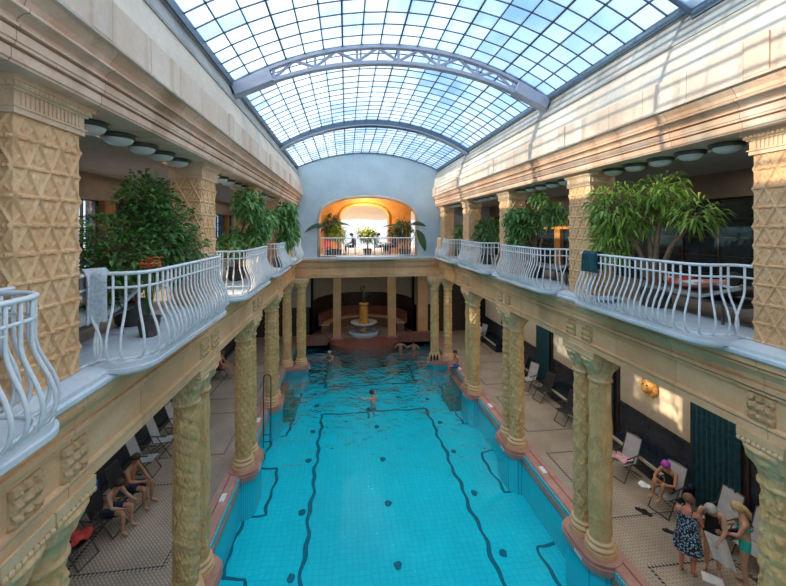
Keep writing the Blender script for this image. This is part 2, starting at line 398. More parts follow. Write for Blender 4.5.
# pool, deck, rim ---------------------------------------------------
PXL, PXR = XL - CO + .01, XR + CO - .01  # pool side walls
YF = 23.4
struct('floor_pool', B().box(PXL-.1, PXR+.1, YN, YF+.3, -1.35, -1.25), M['pool'])
struct('wall_pool_left', B().box(PXL-.1, PXL, YN, YF, -1.25, .03), M['stripe']); struct('wall_pool_right', B().box(PXR, PXR+.1, YN, YF, -1.25, .03), M['stripe'])
struct('wall_pool_far', B().box(PXL, PXR, YF, YF+.1, -1.25, .03), M['stripe'])
# water sheet
nx, ny = 60, 150
def wfn(u, v):
    x = PXL + (PXR-PXL)*u; y = YN + (YF-YN)*v
    return (x, y, -.25 + .006*sin(3.1*x+1.7*y) + .005*sin(-2.3*x+4.1*y+1) + .004*sin(6.3*x+.8*y))
o = struct('floor_water', B().grid(nx, ny, wfn), M['water'], smooth=True)
o['kind'] = 'structure'
b = B(); b.box(WL-.2, PXL-.45, YN-.2, 30, -.12, 0); b.box(PXR+.45, WR+.2, YN-.2, 30, -.12, 0)
b.box(PXL-.45, PXR+.45, YF+.5, 30, -.12, 0)
struct('floor_deck', b, M['deck'])
for nm, s in SIDES:
    xi = PXL if s < 0 else PXR; q = s
    pr = [(xi, -.32), (xi-.02*q, -.30), (xi-.02*q, -.10), (xi+.06*q, -.10), (xi+.06*q, .02), (xi+.03*q, .02), (xi+.03*q, .05), (xi+.06*q, .08), (xi+.45*q, .08), (xi+.45*q, -.12), (xi+.1*q, -.12)]
    struct('trim_rim_'+nm, B().extr_y(pr, YN, YF+.5), M['pink'])
    b = B(); b.extr_y([(xi+.26*q, .078), (xi+.30*q, .078), (xi+.30*q, .084), (xi+.26*q, .084)], YN, YF)
    struct('trim_gutter_'+nm, b, M['darkred'])
    for k in range(1, 5):
        o = link('gutter_plate', B().obox((xi+.20*q, yp(k)-1.55, .088), (.13,.30,.016)), M['paper'])
        tag(o, 'white plate set in the %s pink pool rim, %s from the front' % (nm, ['second','third','fourth','fifth'][k-1]), 'plate', 'white plates in the pool rim')
struct('trim_rim_far', B().box(PXL, PXR, YF, YF+.5, -.32, .08), M['darkred'])

# dark mosaic lines on the pool floor, each wavy as seen through water
FZ = -1.243
def wav(pts, w, seed, amp=.035):
    r = random.Random(seed); out = []
    for (x0, y0), (x1, y1) in zip(pts, pts[1:]):
        n = max(2, int(sqrt((x1-x0)**2+(y1-y0)**2)/.09))
        for i in range(n):
            t = i/n; out.append((x0+(x1-x0)*t, y0+(y1-y0)*t))
    out.append(pts[-1])
    p1, p2 = r.random()*6, r.random()*6
    b = B(); vs = []
    for i, (x, y) in enumerate(out):
        a = out[max(0, i-1)]; c = out[min(len(out)-1, i+1)]
        tx, ty = c[0]-a[0], c[1]-a[1]; l = sqrt(tx*tx+ty*ty) or 1; nxx, nyy = -ty/l, tx/l
        d = amp*(sin(y*3.3+x*2.2+p1) + .8*sin(y*7.9+x*6.1+p2)); ww = w*(.75+.45*abs(sin(y*2.1+x*1.7+p2)))
        vs += [(x+nxx*(d-ww), y+nyy*(d-ww), FZ), (x+nxx*(d+ww), y+nyy*(d+ww), FZ)]
    return b.add(vs, [(2*i, 2*i+1, 2*i+3, 2*i+2) for i in range(len(out)-1)])
kx = 1.045  # the floor lies deeper than it looks from above
def deep(pts): return [(x*kx, y*kx) for x, y in pts]
b = B()
lines = [[(-1.0,5.5),(-1.0,16.2),(3.55,16.2),(3.55,5.5)], [(-1.05,21.6),(-1.05,19.0),(3.62,19.0),(3.62,21.6)]]
for i, l in enumerate(lines): b.merge(wav(deep(l), .055, i))
bl = [(-1.82,21.4)]; br = [(4.40,21.4)]
for k in (4,3,2,1,0):
    y = yp(k)
    if k == 4: bl += [(-1.95, y+1.0), (-2.2, y-3.0+.0)]; br += [(4.6, y+.6), (4.8, y-3.0)]; continue
    bl += [(-2.24, y+.98), (-2.22, y-.98), (-2.80, y-1.0), (-2.82, y-2.85), (-2.28, y-2.9)][:5]
    br += [(4.76, y+.98), (4.78, y-.98), (5.34, y-1.0), (5.36, y-2.85), (4.80, y-2.9)][:5]
b.merge(wav(deep(bl), .045, 11)); b.merge(wav(deep(br), .045, 12))
struct('trim_pool_lines', b, M['poolline'])
dots = [(1.25,14.95),(1.27,12.81),(1.22,10.72),(1.23,8.72),(-1.28,14.9),(-1.22,10.69),(-1.27,13.06),(3.85,12.94),(3.85,14.94),(-1.24,8.71),(3.85,10.82),(3.85,8.72),(1.24,17.1),(3.8,17.1),(-1.3,17.1)]
for i, (x, y) in enumerate(dots):
    x, y = x*kx, y*kx
    r = random.Random(i); a0 = r.random()
    poly = [(x+.08*cos(a0+q*pi/4)*(1+.7*r.random()), y+.11*sin(a0+q*pi/4)*(1+.3*r.random())) for q in range(8)]
    o = link('floor_drain', B().prism(poly, -1.249, -1.235), M['poolline'])
    tag(o, 'dark square drain on the turquoise pool floor, one of a regular grid', 'drain', 'dark drains on the pool floor')

# deck borders: one bordered field per bay
b = B()
def band(x0, x1, y0, y1): b.box(min(x0,x1), max(x0,x1), min(y0,y1), max(y0,y1), .001, .004)
for nm, s in SIDES:
    for k in range(0, 5):
        ya, yb = yp(k)+.55, yp(k+1)-.65
        xi, xo = (6.27, 8.3) if s > 0 else (-3.76, -5.78)
        if k == 4: yb = ya+2.4
        w = .08*s
        band(xi, xi+w, ya, yb); band(xo, xo-w, ya, yb); band(xi+w, xo-w, ya, ya+.08); band(xi+w, xo-w, yb-.08, yb)
struct('trim_deck_border', b, M['border'])

# lower beams with their carved frieze, cornice ---------------------
BPROF = [(-.62, 4.486), (.03, 4.486), (.03, 4.595), (-.005, 4.597), (-.005, 4.612), (.045, 4.614), (.045, 4.645), (0, 4.665), (0, 5.02), (.055, 5.03), (.055, 5.065), (.02, 5.068), (.02, 5.088), (.085, 5.09), (.09, 5.15), (.05, 5.153), (.05, 5.175), (.075, 5.18), (.085, 5.25), (.12, 5.32), (.165, 5.345), (.165, 5.38), (.13, 5.383), (.13, 5.40), (.20, 5.402), (.20, 5.49), (-.62, 5.49)]
def lower_prof(s):
    p = BPROF
    return [(X(s, e), z) for e, z in p]
for nm, s in SIDES:
    struct('trim_beam_'+nm, B().extr_y(lower_prof(s), YN, YW), M['beam'])
    pr = [(X(s, e), z) for e, z in ((-.62,5.49),(.235,5.49),(.25,5.51),(.25,5.545),(.215,5.56),(.21,5.60),(.06,5.645),(0,GF),(-.62,GF))]
    struct('trim_ledge_'+nm, B().extr_y(pr, YN, YW), M['slab'])
pf = [(YW - e, z) for e, z in BPROF]
struct('trim_beam_far', B().extr_x(pf, XL-.1, XR+.1), M['beamx'])
struct('trim_ledge_far', B().box(XL, XR, YW-.24, YW+.6, 5.49, 5.60), M['slab'])
WY = {1: 8.68, 2: yp(2)+S/2+.2, 3: yp(3)+S/2+.2}   # left gallery windows; the first added out of view to throw the sun patch
# gallery floors, aisle ceilings
for nm, s in SIDES:
    xa, xb = (WL, X(s,-.62)) if s < 0 else (X(s,-.62), WR)
    struct('floor_gallery_'+nm, B().box(xa-.1*(s<0), xb+.1*(s>0), YN, 24, 5.60, GF), M['gfloor'])
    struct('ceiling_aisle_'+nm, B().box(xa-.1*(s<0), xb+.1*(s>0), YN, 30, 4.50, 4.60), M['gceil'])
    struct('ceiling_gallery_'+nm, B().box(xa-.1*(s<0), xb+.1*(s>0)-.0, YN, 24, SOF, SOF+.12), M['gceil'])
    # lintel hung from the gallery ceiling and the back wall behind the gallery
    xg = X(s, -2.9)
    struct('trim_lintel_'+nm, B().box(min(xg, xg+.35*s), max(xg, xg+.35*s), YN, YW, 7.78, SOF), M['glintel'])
    xw = X(s, -3.2)
    wb = B(); a_, b_ = min(xw, xw+.2*s), max(xw, xw+.2*s)
    if s > 0: wb.box(a_, b_, YN, YW+.2, GF, SOF)
    else:
        ys = [YN]
        for k in range(1, 4): ys += [WY[k]-.9, WY[k]+.92]
        ys.append(YW+.2)
        for i in range(0, len(ys), 2): wb.box(a_, b_, ys[i], ys[i+1], GF, SOF)
        for i in range(1, len(ys)-1, 2): wb.box(a_, b_, ys[i], ys[i+1], GF, GF+.1).box(a_, b_, ys[i], ys[i+1], 7.75, SOF)
    struct('wall_gallery_'+nm, wb, M['navyg'])

# upper entablature, attic panels, stucco, cove ----------------------
for nm, s in SIDES:
    p = [(-.53,SOF),(.235,SOF),(.235,8.36),(.25,8.365),(.25,8.445),(.22,8.447),(.22,8.462),(.275,8.464),(.275,8.49),(.285,8.495),(.285,8.57),(.25,8.572),(.25,8.59),(.31,8.592),(.31,8.615),(.285,8.62),(.29,8.655),(.33,8.69),(.375,8.70),(.375,8.725),(.32,8.728),(.32,8.75),(.335,8.755),(.35,8.80),(.395,8.855),(.41,8.885),(.38,8.887),(.38,8.90),(-.53,8.90)]
    struct('trim_entablature_'+nm, B().extr_y([(X(s,e),z) for e,z in p], YN, YW), M['peach'])
    p = [(-.2,8.90),(.455,8.885),(.46,8.91),(.43,8.93),(.42,9.345),(-.2,9.345)]
    struct('trim_attic_'+nm, B().extr_y([(X(s,e),z) for e,z in p], YN, YW), M['panel'])
    # pilaster strips standing a little proud of the attic
    bb = B()
    for k in range(-1, 5): bb.box(min(X(s,.42),X(s,.455)), max(X(s,.42),X(s,.455)), yp(k)-.14, yp(k)+.14, 8.92, 9.36)
    struct('trim_attic_strip_'+nm, bb, M['panel'])
    p = [(-.2,9.345),(.385,9.345),(.25,9.885),(-.2,9.885)]
    struct('wall_attic_'+nm, B().extr_y([(X(s,e),z) for e,z in p], YN, YW), M['stucco'])
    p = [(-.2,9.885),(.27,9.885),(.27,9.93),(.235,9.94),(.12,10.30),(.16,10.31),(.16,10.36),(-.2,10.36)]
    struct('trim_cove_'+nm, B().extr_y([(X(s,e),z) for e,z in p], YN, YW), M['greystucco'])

# end walls ---------------------------------------------------------
def arch_wall(name, y0, y1, ox0, ox1, oz, ztop_s, ztop_c, zbase, ztop, mat, x0=WL, x1=WR):
    """wall across the hall with an opening under a three-centred arch"""
    n = 28; xc = (ox0+ox1)/2; h = (ox1-ox0)/2
    arc = [(xc-h*cos(pi*i/n), ztop_s+(ztop_c-ztop_s)*sin(pi*i/n)**.75) for i in range(n+1)]
    b = B()
    b.box(x0, ox0, y0, y1, zbase, ztop); b.box(ox1, x1, y0, y1, zbase, ztop)
    if oz > zbase: b.box(ox0, ox1, y0, y1, zbase, oz)
    for (xa, za), (xb, zb) in zip(arc, arc[1:]):
        vs = [(xa,y0,za),(xb,y0,zb),(xb,y0,ztop),(xa,y0,ztop),(xa,y1,za),(xb,y1,zb),(xb,y1,ztop),(xa,y1,ztop)]
        b.add(vs, [(0,1,2,3),(7,6,5,4),(0,4,5,1),(3,2,6,7)])
    return struct(name, b, mat), arc
_, arcF = arch_wall('wall_far', YW, YW+.35, -1.42, 3.86, 5.6, 7.55, 8.86, 5.49, 11.35, M['bluewall'])
struct('trim_arch_far', B().tube([(-1.42,YW-.02,5.6)] + [(x,YW-.02,z) for x,z in arcF] + [(3.86,YW-.02,5.6)], .085, 8), M['peach'], smooth=True)
o, arcN = arch_wall('wall_near', YN-.35, YN, -.8, 3.3, 5.6, 7.55, 8.86, 4.5, 11.35, M['bluewall'])
struct('wall_near_lower', B().box(WL, WR, YN-.35, YN, -.3, 4.5), M['cream'])
struct('floor_far_gallery', B().box(WL, WR, YW, 25, 5.49, 5.60), M['gfloor'])
struct('ceiling_far_room', B().box(WL, WR, YW+.62, 30, 4.486, 4.55), M['gceil'])

# outer walls of the aisles ------------------------------------------
for nm, s in SIDES:
    xw = WL if s < 0 else WR
    struct('wall_'+nm, B().box(min(xw, xw+.2*s), max(xw, xw+.2*s), YN-.2, 30, -.1, 4.6), M['navy'])
    struct('baseboard_'+nm, B().box(min(xw, xw-.06*s), max(xw, xw-.06*s), YN, 29, 0, .16), M['navyg'])
    xf = xw - .03*s
    bb = B(); fb = B()
    for k in range(0, 5):
        ya, yb = yp(k)+.62, yp(k+1)-.62
        ya, yb = yp(k) + 4.90, yp(k) + 7.42
        bb.box(min(xw,xf), max(xw,xf), ya, yb, 1.47, 4.2)
        for (p0,p1,q0,q1) in ((ya-.07,ya,1.40,4.27),(yb,yb+.07,1.40,4.27),(ya,yb,1.40,1.47),(ya,yb,4.2,4.27)):
            fb.box(min(xw,xw-.05*s), max(xw,xw-.05*s), p0, p1, q0, q1)
    struct('trim_panel_'+nm, bb, M['cream']); struct('trim_panel_frame_'+nm, fb, M['navyg'])
# bench along the right wall
for k in range(1, 5):
    t = thing('wall_bench', 'long dark stone bench with pale top edge by the right wall, %s from the front' % ['first','second','third','fourth'][k-1], 'bench', (8.76, yp(k)+3.0-1.0, 0), 0, 'benches along the right wall')
    link('seat', B().box(-.22,.25,-1.3,1.3,.40,.46), M['navy'], t); link('edge', B().box(-.27,-.22,-1.3,1.3,.39,.47), M['cream'], t); link('base', B().box(-.2,.25,-1.25,1.25,0,.40), M['navy'], t)

# far lower room: apse with fountain ----------------------------------
def arc_slab(r0, r1, z0, z1, a0, a1, cx, cy, n=24):
    b = B(); vs = []
    for i in range(n+1):
        a = a0+(a1-a0)*i/n
        for r, z in ((r0,z0),(r1,z0),(r1,z1),(r0,z1)): vs.append((cx+r*cos(a), cy+r*sin(a), z))
    fs = []
    for i in range(n):
        for q in range(4):
            w = (q+1) % 4; fs.append((i*4+q, i*4+w, (i+1)*4+w, (i+1)*4+q))
    fs += [(3,2,1,0), tuple(n*4+q for q in range(4))]
    return b.add(vs, fs)
struct('wall_apse', B().merge(arc_slab(3.4, 3.6, 0, 4.5, 0, pi, 1.2, 25.2)).box(WL, -2.2, 25.2, 25.4, 0, 4.5).box(4.6, WR, 25.2, 25.4, 0, 4.5), M['dark'])
struct('trim_apse_panel', arc_slab(3.33, 3.42, 2.3, 4.1, .12, pi-.12, 1.2, 25.2).box(-3.9,-2.3,25.15,25.22,1.9,4.1).box(4.7,5.9,25.15,25.22,1.9,4.1), M['cream'])
t = thing('curved_bench', 'curved brown marble bench with pale seat round the fountain basin at the far end', 'bench', (1.2,25.2,0))
link('seat', arc_slab(2.3, 2.85, .62, .70, 0, pi, 0, 0), M['colbase'], t); link('base', arc_slab(2.3, 2.8, 0, .62, 0, pi, 0, 0), M['brownstep'], t)
link('backrest', arc_slab(2.8, 3.0, .62, 1.35, 0, pi, 0, 0), M['darkred'], t)
struct('trim_fountain_step', B().merge(arc_slab(0.01, 2.35, -.3, .06, pi, 2*pi, 1.2, 24.2, 30)), M['darkred'])
b = B()
for sg in (-1, 1): b.box(1.2+sg*2.35-.05 if sg > 0 else PXL, PXR if sg > 0 else 1.2-2.3, 23.0, 23.45, .0, .55)
struct('wall_parapet_far', b, M['darkred'])
t = thing('fountain', 'stone fountain with wide bowl, orange pedestal and dark figure on top in the far recess', 'fountain', (1.2, 24.9, .06))
link('basin', B().lathe([(.95,0),(1.0,.10),(1.0,.20),(.85,.22),(.8,.12)], 28), M['paleblue'], t, smooth=True, angle=40)
link('stem', B().lathe([(.3,.2),(.22,.26),(.14,.36),(.12,.5),(.2,.58)], 20), M['carv'], t, smooth=True)
link('bowl', B().lathe([(.2,.56),(.6,.66),(.86,.78),(.9,.84),(.82,.84),(.3,.74)], 32), M['whitemarble'], t, smooth=True)
link('pedestal', B().lathe([(.36,.74),(.36,.86),(.28,.9),(.30,1.2),(.31,1.6),(.27,1.95),(.34,2.0),(.34,2.08),(.1,2.12)], 20), M['gold'], t, smooth=True, angle=40)
fb = B().tube([(0,0,2.1),(0,0,2.5),(.03,0,2.8),(.02,0,3.05)], [.10,.16,.13,.05], 10).ball((.02,0,3.16), .1).tube([(.1,0,2.9),(.25,0,2.75),(.2,-.1,2.5)], [.05,.045,.03], 8).tube([(-.1,0,2.9),(-.22,-.05,3.05),(-.15,-.1,3.3)], [.05,.045,.03], 8)
link('figure', fb, M['bronze'], t, smooth=True)

# doors / curtains on the right aisle wall
b = B()
def curtain(y0, y1, x, z0, z1, n=60, dep=.05):
    return B().grid(n, 4, lambda u, v: (x + dep*sin(u*n*.9)*(.4+.6*(1-v)), y0+(y1-y0)*u, z0+(z1-z0)*v))
for k, (ya, yb) in enumerate(((7.36, 8.52), (11.4, 12.5), (15.35, 16.45))):
    o = link('curtain', curtain(ya, yb, WR-.12, .05, 4.2), M['teal'], smooth=True)
    tag(o, ['wide dark teal curtain on the right wall behind the three standing bathers','narrow teal curtain on the right wall between the two nearer cream panels','farthest narrow teal curtain on the right wall'][k], 'curtain', 'teal curtains on the right wall')
    struct('door_%d' % (k+1), B().box(WR-.04, WR+.02, ya-.1, yb+.1, 0, 4.3), M['dark'])

# gallery back wall fittings ------------------------------------------
# left: dark-framed windows with orange pilasters; right: shelves far back
wi = 1
xw = X(-1, -3.2)
for k in range(1, 4):
    fr = B(); yc = WY[k]
    for i in range(5): fr.box(xw, xw+.05, yc-.9+i*.44, yc-.86+i*.44, GF+.1, 7.75)
    for j in range(6): fr.box(xw, xw+.045, yc-.9, yc+.92, GF+.1+j*.4, GF+.13+j*.4)
    w = struct('window_%d' % wi, fr, M['dark']); wi += 1
    link('glass', B().box(xw+.005, xw+.02, yc-.9, yc+.92, GF+.1, 7.75), M['winclear' if k == 1 else 'winglass'], w)
    struct('trim_orange_%d' % k, B().box(xw, xw+.16, yc+1.05, yc+1.45, GF, 7.78).box(xw, xw+.16, yc-1.45, yc-1.05, GF, 7.78), M['brownorange'])
xw = X(1, -3.2)
for k in range(2, 4):
    yc = yp(k)+S/2
    struct('trim_orange_%d' % (k+3), B().box(xw-.14, xw, yc-1.5, yc+1.5, 7.1, 7.75).box(xw-.14, xw, yc-.2, yc+.2, GF, 7.1), M['orange'])
# panel joints on the right gallery glass wall
fr = B()
for i in range(24): fr.box(xw-.02, xw, .2+i*.9, .24+i*.9, GF, 7.78)
for j in range(5): fr.box(xw-.02, xw, YN, YW, GF+.4+j*.42, GF+.42+j*.42)
struct('trim_tile_joint', fr, M['dark'])

# ------------------------------------------------------------------ glazed vault
def vault(zs, rise, y0, y1, name, wd=1.0, half=3.83):
    """one glazed section: panes (islands) and bars"""
    h = half; rad = (h*h+rise*rise)/(2*rise); cz = zs+rise-rad; a = math.asin(h/rad)
    n = 18; m = max(1, round((y1-y0)/.43))
    P = lambda i, r=0: (XC+(rad+r)*sin(-a+2*a*i/n), cz+(rad+r)*cos(-a+2*a*i/n))
    g = B(); dy = (y1-y0)/m
    for j in range(m):
        for i in range(n):
            (xa,za),(xb,zb) = P(i), P(i+1); ya, yb = y0+j*dy, y0+(j+1)*dy
            g.add([(xa,ya,za),(xb,ya,zb),(xb,yb,zb),(xa,yb,za)], [(0,1,2,3)])
    bb = B()
    def bar(i, w, hgt):
        x, z = P(i); ang = -a+2*a*i/n; tx, tz = cos(ang), -sin(ang); nx_, nz_ = sin(ang), cos(ang)
        q = []
        for du, dn in ((-w,-hgt),(w,-hgt),(w,hgt*.5),(-w,hgt*.5)): q.append((x+tx*du+nx_*dn, z+tz*du+nz_*dn))
        bb.extr_y(q, y0, y1)
    for i in range(n+1): bar(i, .012 if i % 3 else .017, .03)
    for j in range(m+1):
        y = y0+j*dy; w = .007
        vs = []
        for i in range(n+1):
            for r, dyy in ((-.02,-w),(-.02,w),(.01,w),(.01,-w)):
                x, z = P(i, r); vs.append((x, y+dyy, z))
        fs = []
        for i in range(n):
            for q in range(4):
                k = (q+1) % 4; fs.append((i*4+q, i*4+k, (i+1)*4+k, (i+1)*4+q))
        bb.add(vs, fs)
    w = struct(name, g, M['glass']); link('glazing_bars', bb, M['bar'], w)
    # edge rail along both springings and end arches
    e = B()
    for i in (0, n):
        x, z = P(i); e.box(x-.07, x+.07, y0, y1, z-.10, z+.05)
    for y in (y0, y1):
        vs = []
        for i in range(n+1):
            for r, dyy in ((-.05,-.02),(-.05,.02),(.03,.02),(.03,-.02)):
                x, z = P(i, r); vs.append((x, y+dyy, z))
        fs = []
        for i in range(n):
            for q in range(4):
                k = (q+1) % 4; fs.append((i*4+q, i*4+k, (i+1)*4+k, (i+1)*4+q))
        e.add(vs, fs)
    link('edge_rail', e, M['steeld'], w)
    return w
vault(10.40, .86, 15.0, YW-.02, 'window_7')
vault(10.42, 1.10, 8.81, 14.98, 'window_8')
vault(10.42, 1.10, 4.8, 8.80, 'window_9')
vault(10.28, 1.00, YN, 4.85, 'window_10')

# roof trusses
def arcp(zs, rise, half, t):
    rad = (half*half+rise*rise)/(2*rise); a = math.asin(half/rad); q = -a+2*a*t
    return (rad*sin(q), zs+rise-rad+rad*cos(q))
def arc_beam(zs, rise, half, y0, y1, th, n=36):
    b = B(); vs = []; fs = []
    for i in range(n+1):
        x, z = arcp(zs, rise, half, i/n)
        for yy, dz in ((y0,0),(y1,0),(y1,th),(y0,th)): vs.append((x, yy, z+dz))
    for i in range(n):
        for q in range(4):
            k = (q+1) % 4; fs.append((i*4+q, i*4+k, (i+1)*4+k, (i+1)*4+q))
    fs += [(3,2,1,0), tuple(n*4+q for q in range(4))]
    return b.add(vs, fs)
t = thing('roof_truss', 'lavender grey steel arch truss with open webbing under the glass roof, nearer of the two', 'truss', (XC, 8.82, 0), 0)
link('upper_chord', arc_beam(10.30, 1.12, 3.78, -.07, .07, .07), M['steel'], t)
link('lower_chord', arc_beam(10.05, .98, 3.80, -.08, .08, .08), M['steel'], t)
NS = 16
for i in range(2, NS-1):
    u = i/NS
    a0 = arcp(10.05, .98, 3.8, u); a1 = arcp(10.30, 1.12, 3.78, u)
    if i % 2 == 0:
        link('strut', B().tube([(a0[0],0,a0[1]+.1),(a1[0],0,a1[1]+.02)], .035, 6), M['steel'], t)
    a2 = arcp(10.30, 1.12, 3.78, (i+1)/NS) if i % 2 == 0 else a1
    b0 = a0 if i % 2 == 0 else arcp(10.05, .98, 3.8, (i+1)/NS)
    if 2 <= i < NS-2:
        link('diagonal', B().tube([(b0[0],0,b0[1]+.1),(a2[0],0,a2[1]+.02)], .035, 6), M['steel'], t)
for q in (-1, 1):
    link('end_plate', B().obox((q*3.35,0,10.42), (.9,.30,.26), ry=q*.42), M['steel'], t)
t = thing('roof_arch', 'solid dark blue steel arch under the glass roof, farther than the open truss', 'arch', (XC, 15.05, 0), 0)
link('web', arc_beam(10.22, 1.08, 3.82, -.12, .12, .26), M['steeld'], t)
link('flange', arc_beam(10.19, 1.08, 3.82, -.17, .17, .04), M['steel'], t)
#PART3
# ------------------------------------------------------------------ carved pillars
def relief(u, v, w):
    """height (m) of the tile relief at u across a face of width w, v up: lozenge lattice, bands, palmettes"""
    pu = w/round(w/.262); pv = .49
    a = u/pu; c = v/pv
    r = 0
    for q in ((a+c) % 1, (a-c) % 1):
        t = min(q, 1-q)*pu*.88
        if t < .015: r = max(r, .021*min(1, (1-t/.015)*2.2))
    k = round(c*2); hd = abs(c*2-k)*pv/2
    na = a-(0 if k % 2 == 0 else .5); na = abs(na-round(na))*pu; nb = abs(pu/2-na)
    if hd < .010: r = max(r, .012)
    q = na*na+hd*hd
    if q < .00062: r = max(r, .030*sqrt(1-q/.00062)+.010)
    if hd < .017 and .02 < nb < .075: r = max(r, .016+.010*abs(sin(nb*110)))
    q = nb*nb+hd*hd*1.4
    if q < .0004: r = max(r, .026*sqrt(1-q/.0004)+.006)
    k0 = math.floor(c*2); cy = (c*2-k0)*pv/2
    off = .5 if k0 % 2 == 0 else 0
    for o_, dy in ((off, cy), (.5-off, pv/2-cy)):
        aa = a-o_; dx = (aa-round(aa))*pu
        rr = sqrt(dx*dx+dy*dy); th = atan2(dx, dy)
        if .035 < rr < .135 and abs(th) < 1.0*(1-rr*3.2):
            r = max(r, .016*max(0, cos(11*th))*(.55+.45*cos((rr-.085)*60)))
    return r
PW, PH = .53, 2.39
def pillar_face(b, w, o, ux, nrm, st):
    nu, nv = int(w/st)+1, int(PH/st)+1
    def fn(u, v):
        edge = min(u, 1-u)*w
        h = relief((u-.5)*w, v*PH, w) if edge > .004 and 0 < v < 1 else 0
        return (o[0]+ux[0]*u*w+nrm[0]*h, o[1]+ux[1]*u*w+nrm[1]*h, v*PH)
    b.grid(nu, nv, fn)
def make_pillar():
    t = thing('pillar', '', 'pillar')
    b = B(); st = .0095; x, y = PW/2, D/2
    pillar_face(b, D, (x,-y), (0,1), (1,0), st); pillar_face(b, D, (-x,-y), (0,1), (-1,0), st)
    pillar_face(b, PW, (-x,-y), (1,0), (0,-1), st); pillar_face(b, PW, (-x,y), (1,0), (0,1), st)
    link('shaft', b, M['pillar'], t, smooth=True, angle=35)
    c = B(); z = PH
    def ring(o0, z0, z1): c.box(-x-o0, x+o0, -y-o0, y+o0, z0, z1)
    ring(.035, z, z+.05); ring(.05, z+.05, z+.065); ring(.03, z+.065, z+.19); ring(.055, z+.185, z+.205); ring(.075, z+.205, z+.25); ring(.10, z+.245, SOF-GF+.001)
    # flutes
    for sgn in (-1, 1):
        n = 15
        for i in range(n): c.obox((sgn*(x+.03), -y+.02+(2*y-.04)*(i+.5)/n, z+.128), (.022,.026,.115))
        n = 10
        for i in range(n): c.obox((-x+.02+(2*x-.04)*(i+.5)/n, sgn*(y+.03), z+.128), (.026,.022,.115))
        for i in range(17): c.ball((sgn*(x+.075), -y-.05+(2*y+.1)*(i+.5)/17, z+.228), .026, 6, 4)
        for i in range(13): c.ball((-x-.05+(2*x+.1)*(i+.5)/13, sgn*(y+.075), z+.228), .026, 6, 4)
    link('capital', c, M['capital'], t)
    return t
ORD = ['nearest', 'second', 'third', 'fourth', 'farthest']
proto = make_pillar(); first = True
for nm, s in SIDES:
    for k in range(0, 5):
        loc = (X(s, 0) + s*PW/2, yp(k), GF)
        lab = 'square pillar with lozenge relief on the %s gallery, %s from the front' % (nm, ORD[k])
        if first: proto.location = loc; o = proto; o['label'] = lab; first = False
        else: o = dup(proto, loc, None, lab)
        o['group'] = 'relief pillars along the galleries'

# ------------------------------------------------------------------ twin columns
def shaft_mesh(kind):
    n, m = 96, 260; z0, z1 = .42, 3.80
    def fn(u, v):
        th = u*2*pi; z = z0+(z1-z0)*v
        r = .206+.012*sin(pi*min(1, v*1.1))-.012*v
        if kind == 0:      # leaves climbing in a spiral
            p = (z*3.3 + u*3) ; q = (u*7 - z*2.2)
            h = abs(sin(pi*p))*abs(sin(pi*q))
            h = .026*h**.6 + .007*sin(40*z+14*th)*sin(9*th)
        elif kind == 1:    # scales / diamonds
            p = (u*8 + z*3.6) % 1; q = (u*8 - z*3.6) % 1
            h = .028*min(1, 2.6*min(p, 1-p, q, 1-q)+.1) + (.014 if (p-.5)**2+(q-.5)**2 < .02 else 0)
        elif kind == 2:    # reeds with tied bands and leaf sprays
            h = .016*abs(cos(5*th)) + .024*max(0, sin(2*pi*z*.9+1.5*sin(3*th)))*abs(sin(4*th))
        else:              # zigzag triangles
            tri = abs(((u*6) % 1)*2-1); zz = (z*2.0) % 1
            h = .030*(1 if tri < zz else .15)*(.6+.4*sin(z*30)) + (.014 if zz < .08 else 0)
        if v < .02 or v > .98: h = .012
        return ((r+h)*cos(th), (r+h)*sin(th), z)
    return B().grid(n, m, fn, wrap=True)
def capital_mesh():
    def sq(th, a, c, p):
        return (abs(cos(th)/a)**p+abs(sin(th)/c)**p)**(-1/p)
    def fn(u, v):
        th = u*2*pi; z = 3.80+.52*v
        f = max(0, (v-.12)/.88); f = f*f*(3-2*f)
        r0 = .222; r1 = sq(th, .345, .262, 6)
        r = r0+(r1-r0)*(f**1.15)
        if .02 < v < .12: r = .242
        leaf = .5+.5*cos(8*th)
        curl = math.exp(-((v-.62)/.12)**2)*.045*leaf + math.exp(-((v-.9)/.07)**2)*.045*(.5+.5*cos(4*th+pi/4*0))
        return ((r+curl+.006*sin(24*th)*sin(v*18))*cos(th), (r+curl)*sin(th), z)
    b = B().grid(56, 34, fn, wrap=True)
    return b
def make_column(kind):
    t = thing('column', '', 'column')
    link('base', B().lathe([(.315,.08),(.315,.20),(.27,.205),(.29,.225),(.305,.25),(.30,.28),(.275,.30),(.252,.315),(.25,.335),(.268,.35),(.272,.37),(.258,.395),(.225,.405),(.22,.43)], 40), M['colbase'], t, smooth=True, angle=50)
    link('shaft', shaft_mesh(kind), M['column'], t, smooth=True)
    c = capital_mesh()
    link('capital', c, M['colcap'], t, smooth=True)
    a = B().box(-.355,.355,-.272,.272,4.385,4.487)
    a.box(-.335,.335,-.258,.258,4.31,4.39)
    for sgn in (-1, 1):
        for i in range(9): a.ball((sgn*.345, -.24+.06*i, 4.35), .034, 6, 5)
        for i in range(11): a.ball((-.31+.062*i, sgn*.262, 4.35), .034, 6, 5)
    link('abacus', a, M['colbase'], t)
    return t
protos = {}
KIN = {('left',0):(3,1), ('left',1):(0,2), ('left',2):(1,1), ('left',3):(3,0), ('left',4):(0,1),
       ('right',0):(1,3), ('right',1):(2,0), ('right',2):(0,3), ('right',3):(1,2), ('right',4):(3,0)}
def column(kind, loc, label, group='carved columns along the pool'):
    if kind not in protos:
        protos[kind] = o = make_column(kind); o.location = loc; o['label'] = label
    else: o = dup(protos[kind], loc, 0, label)
    o['group'] = group
    return o
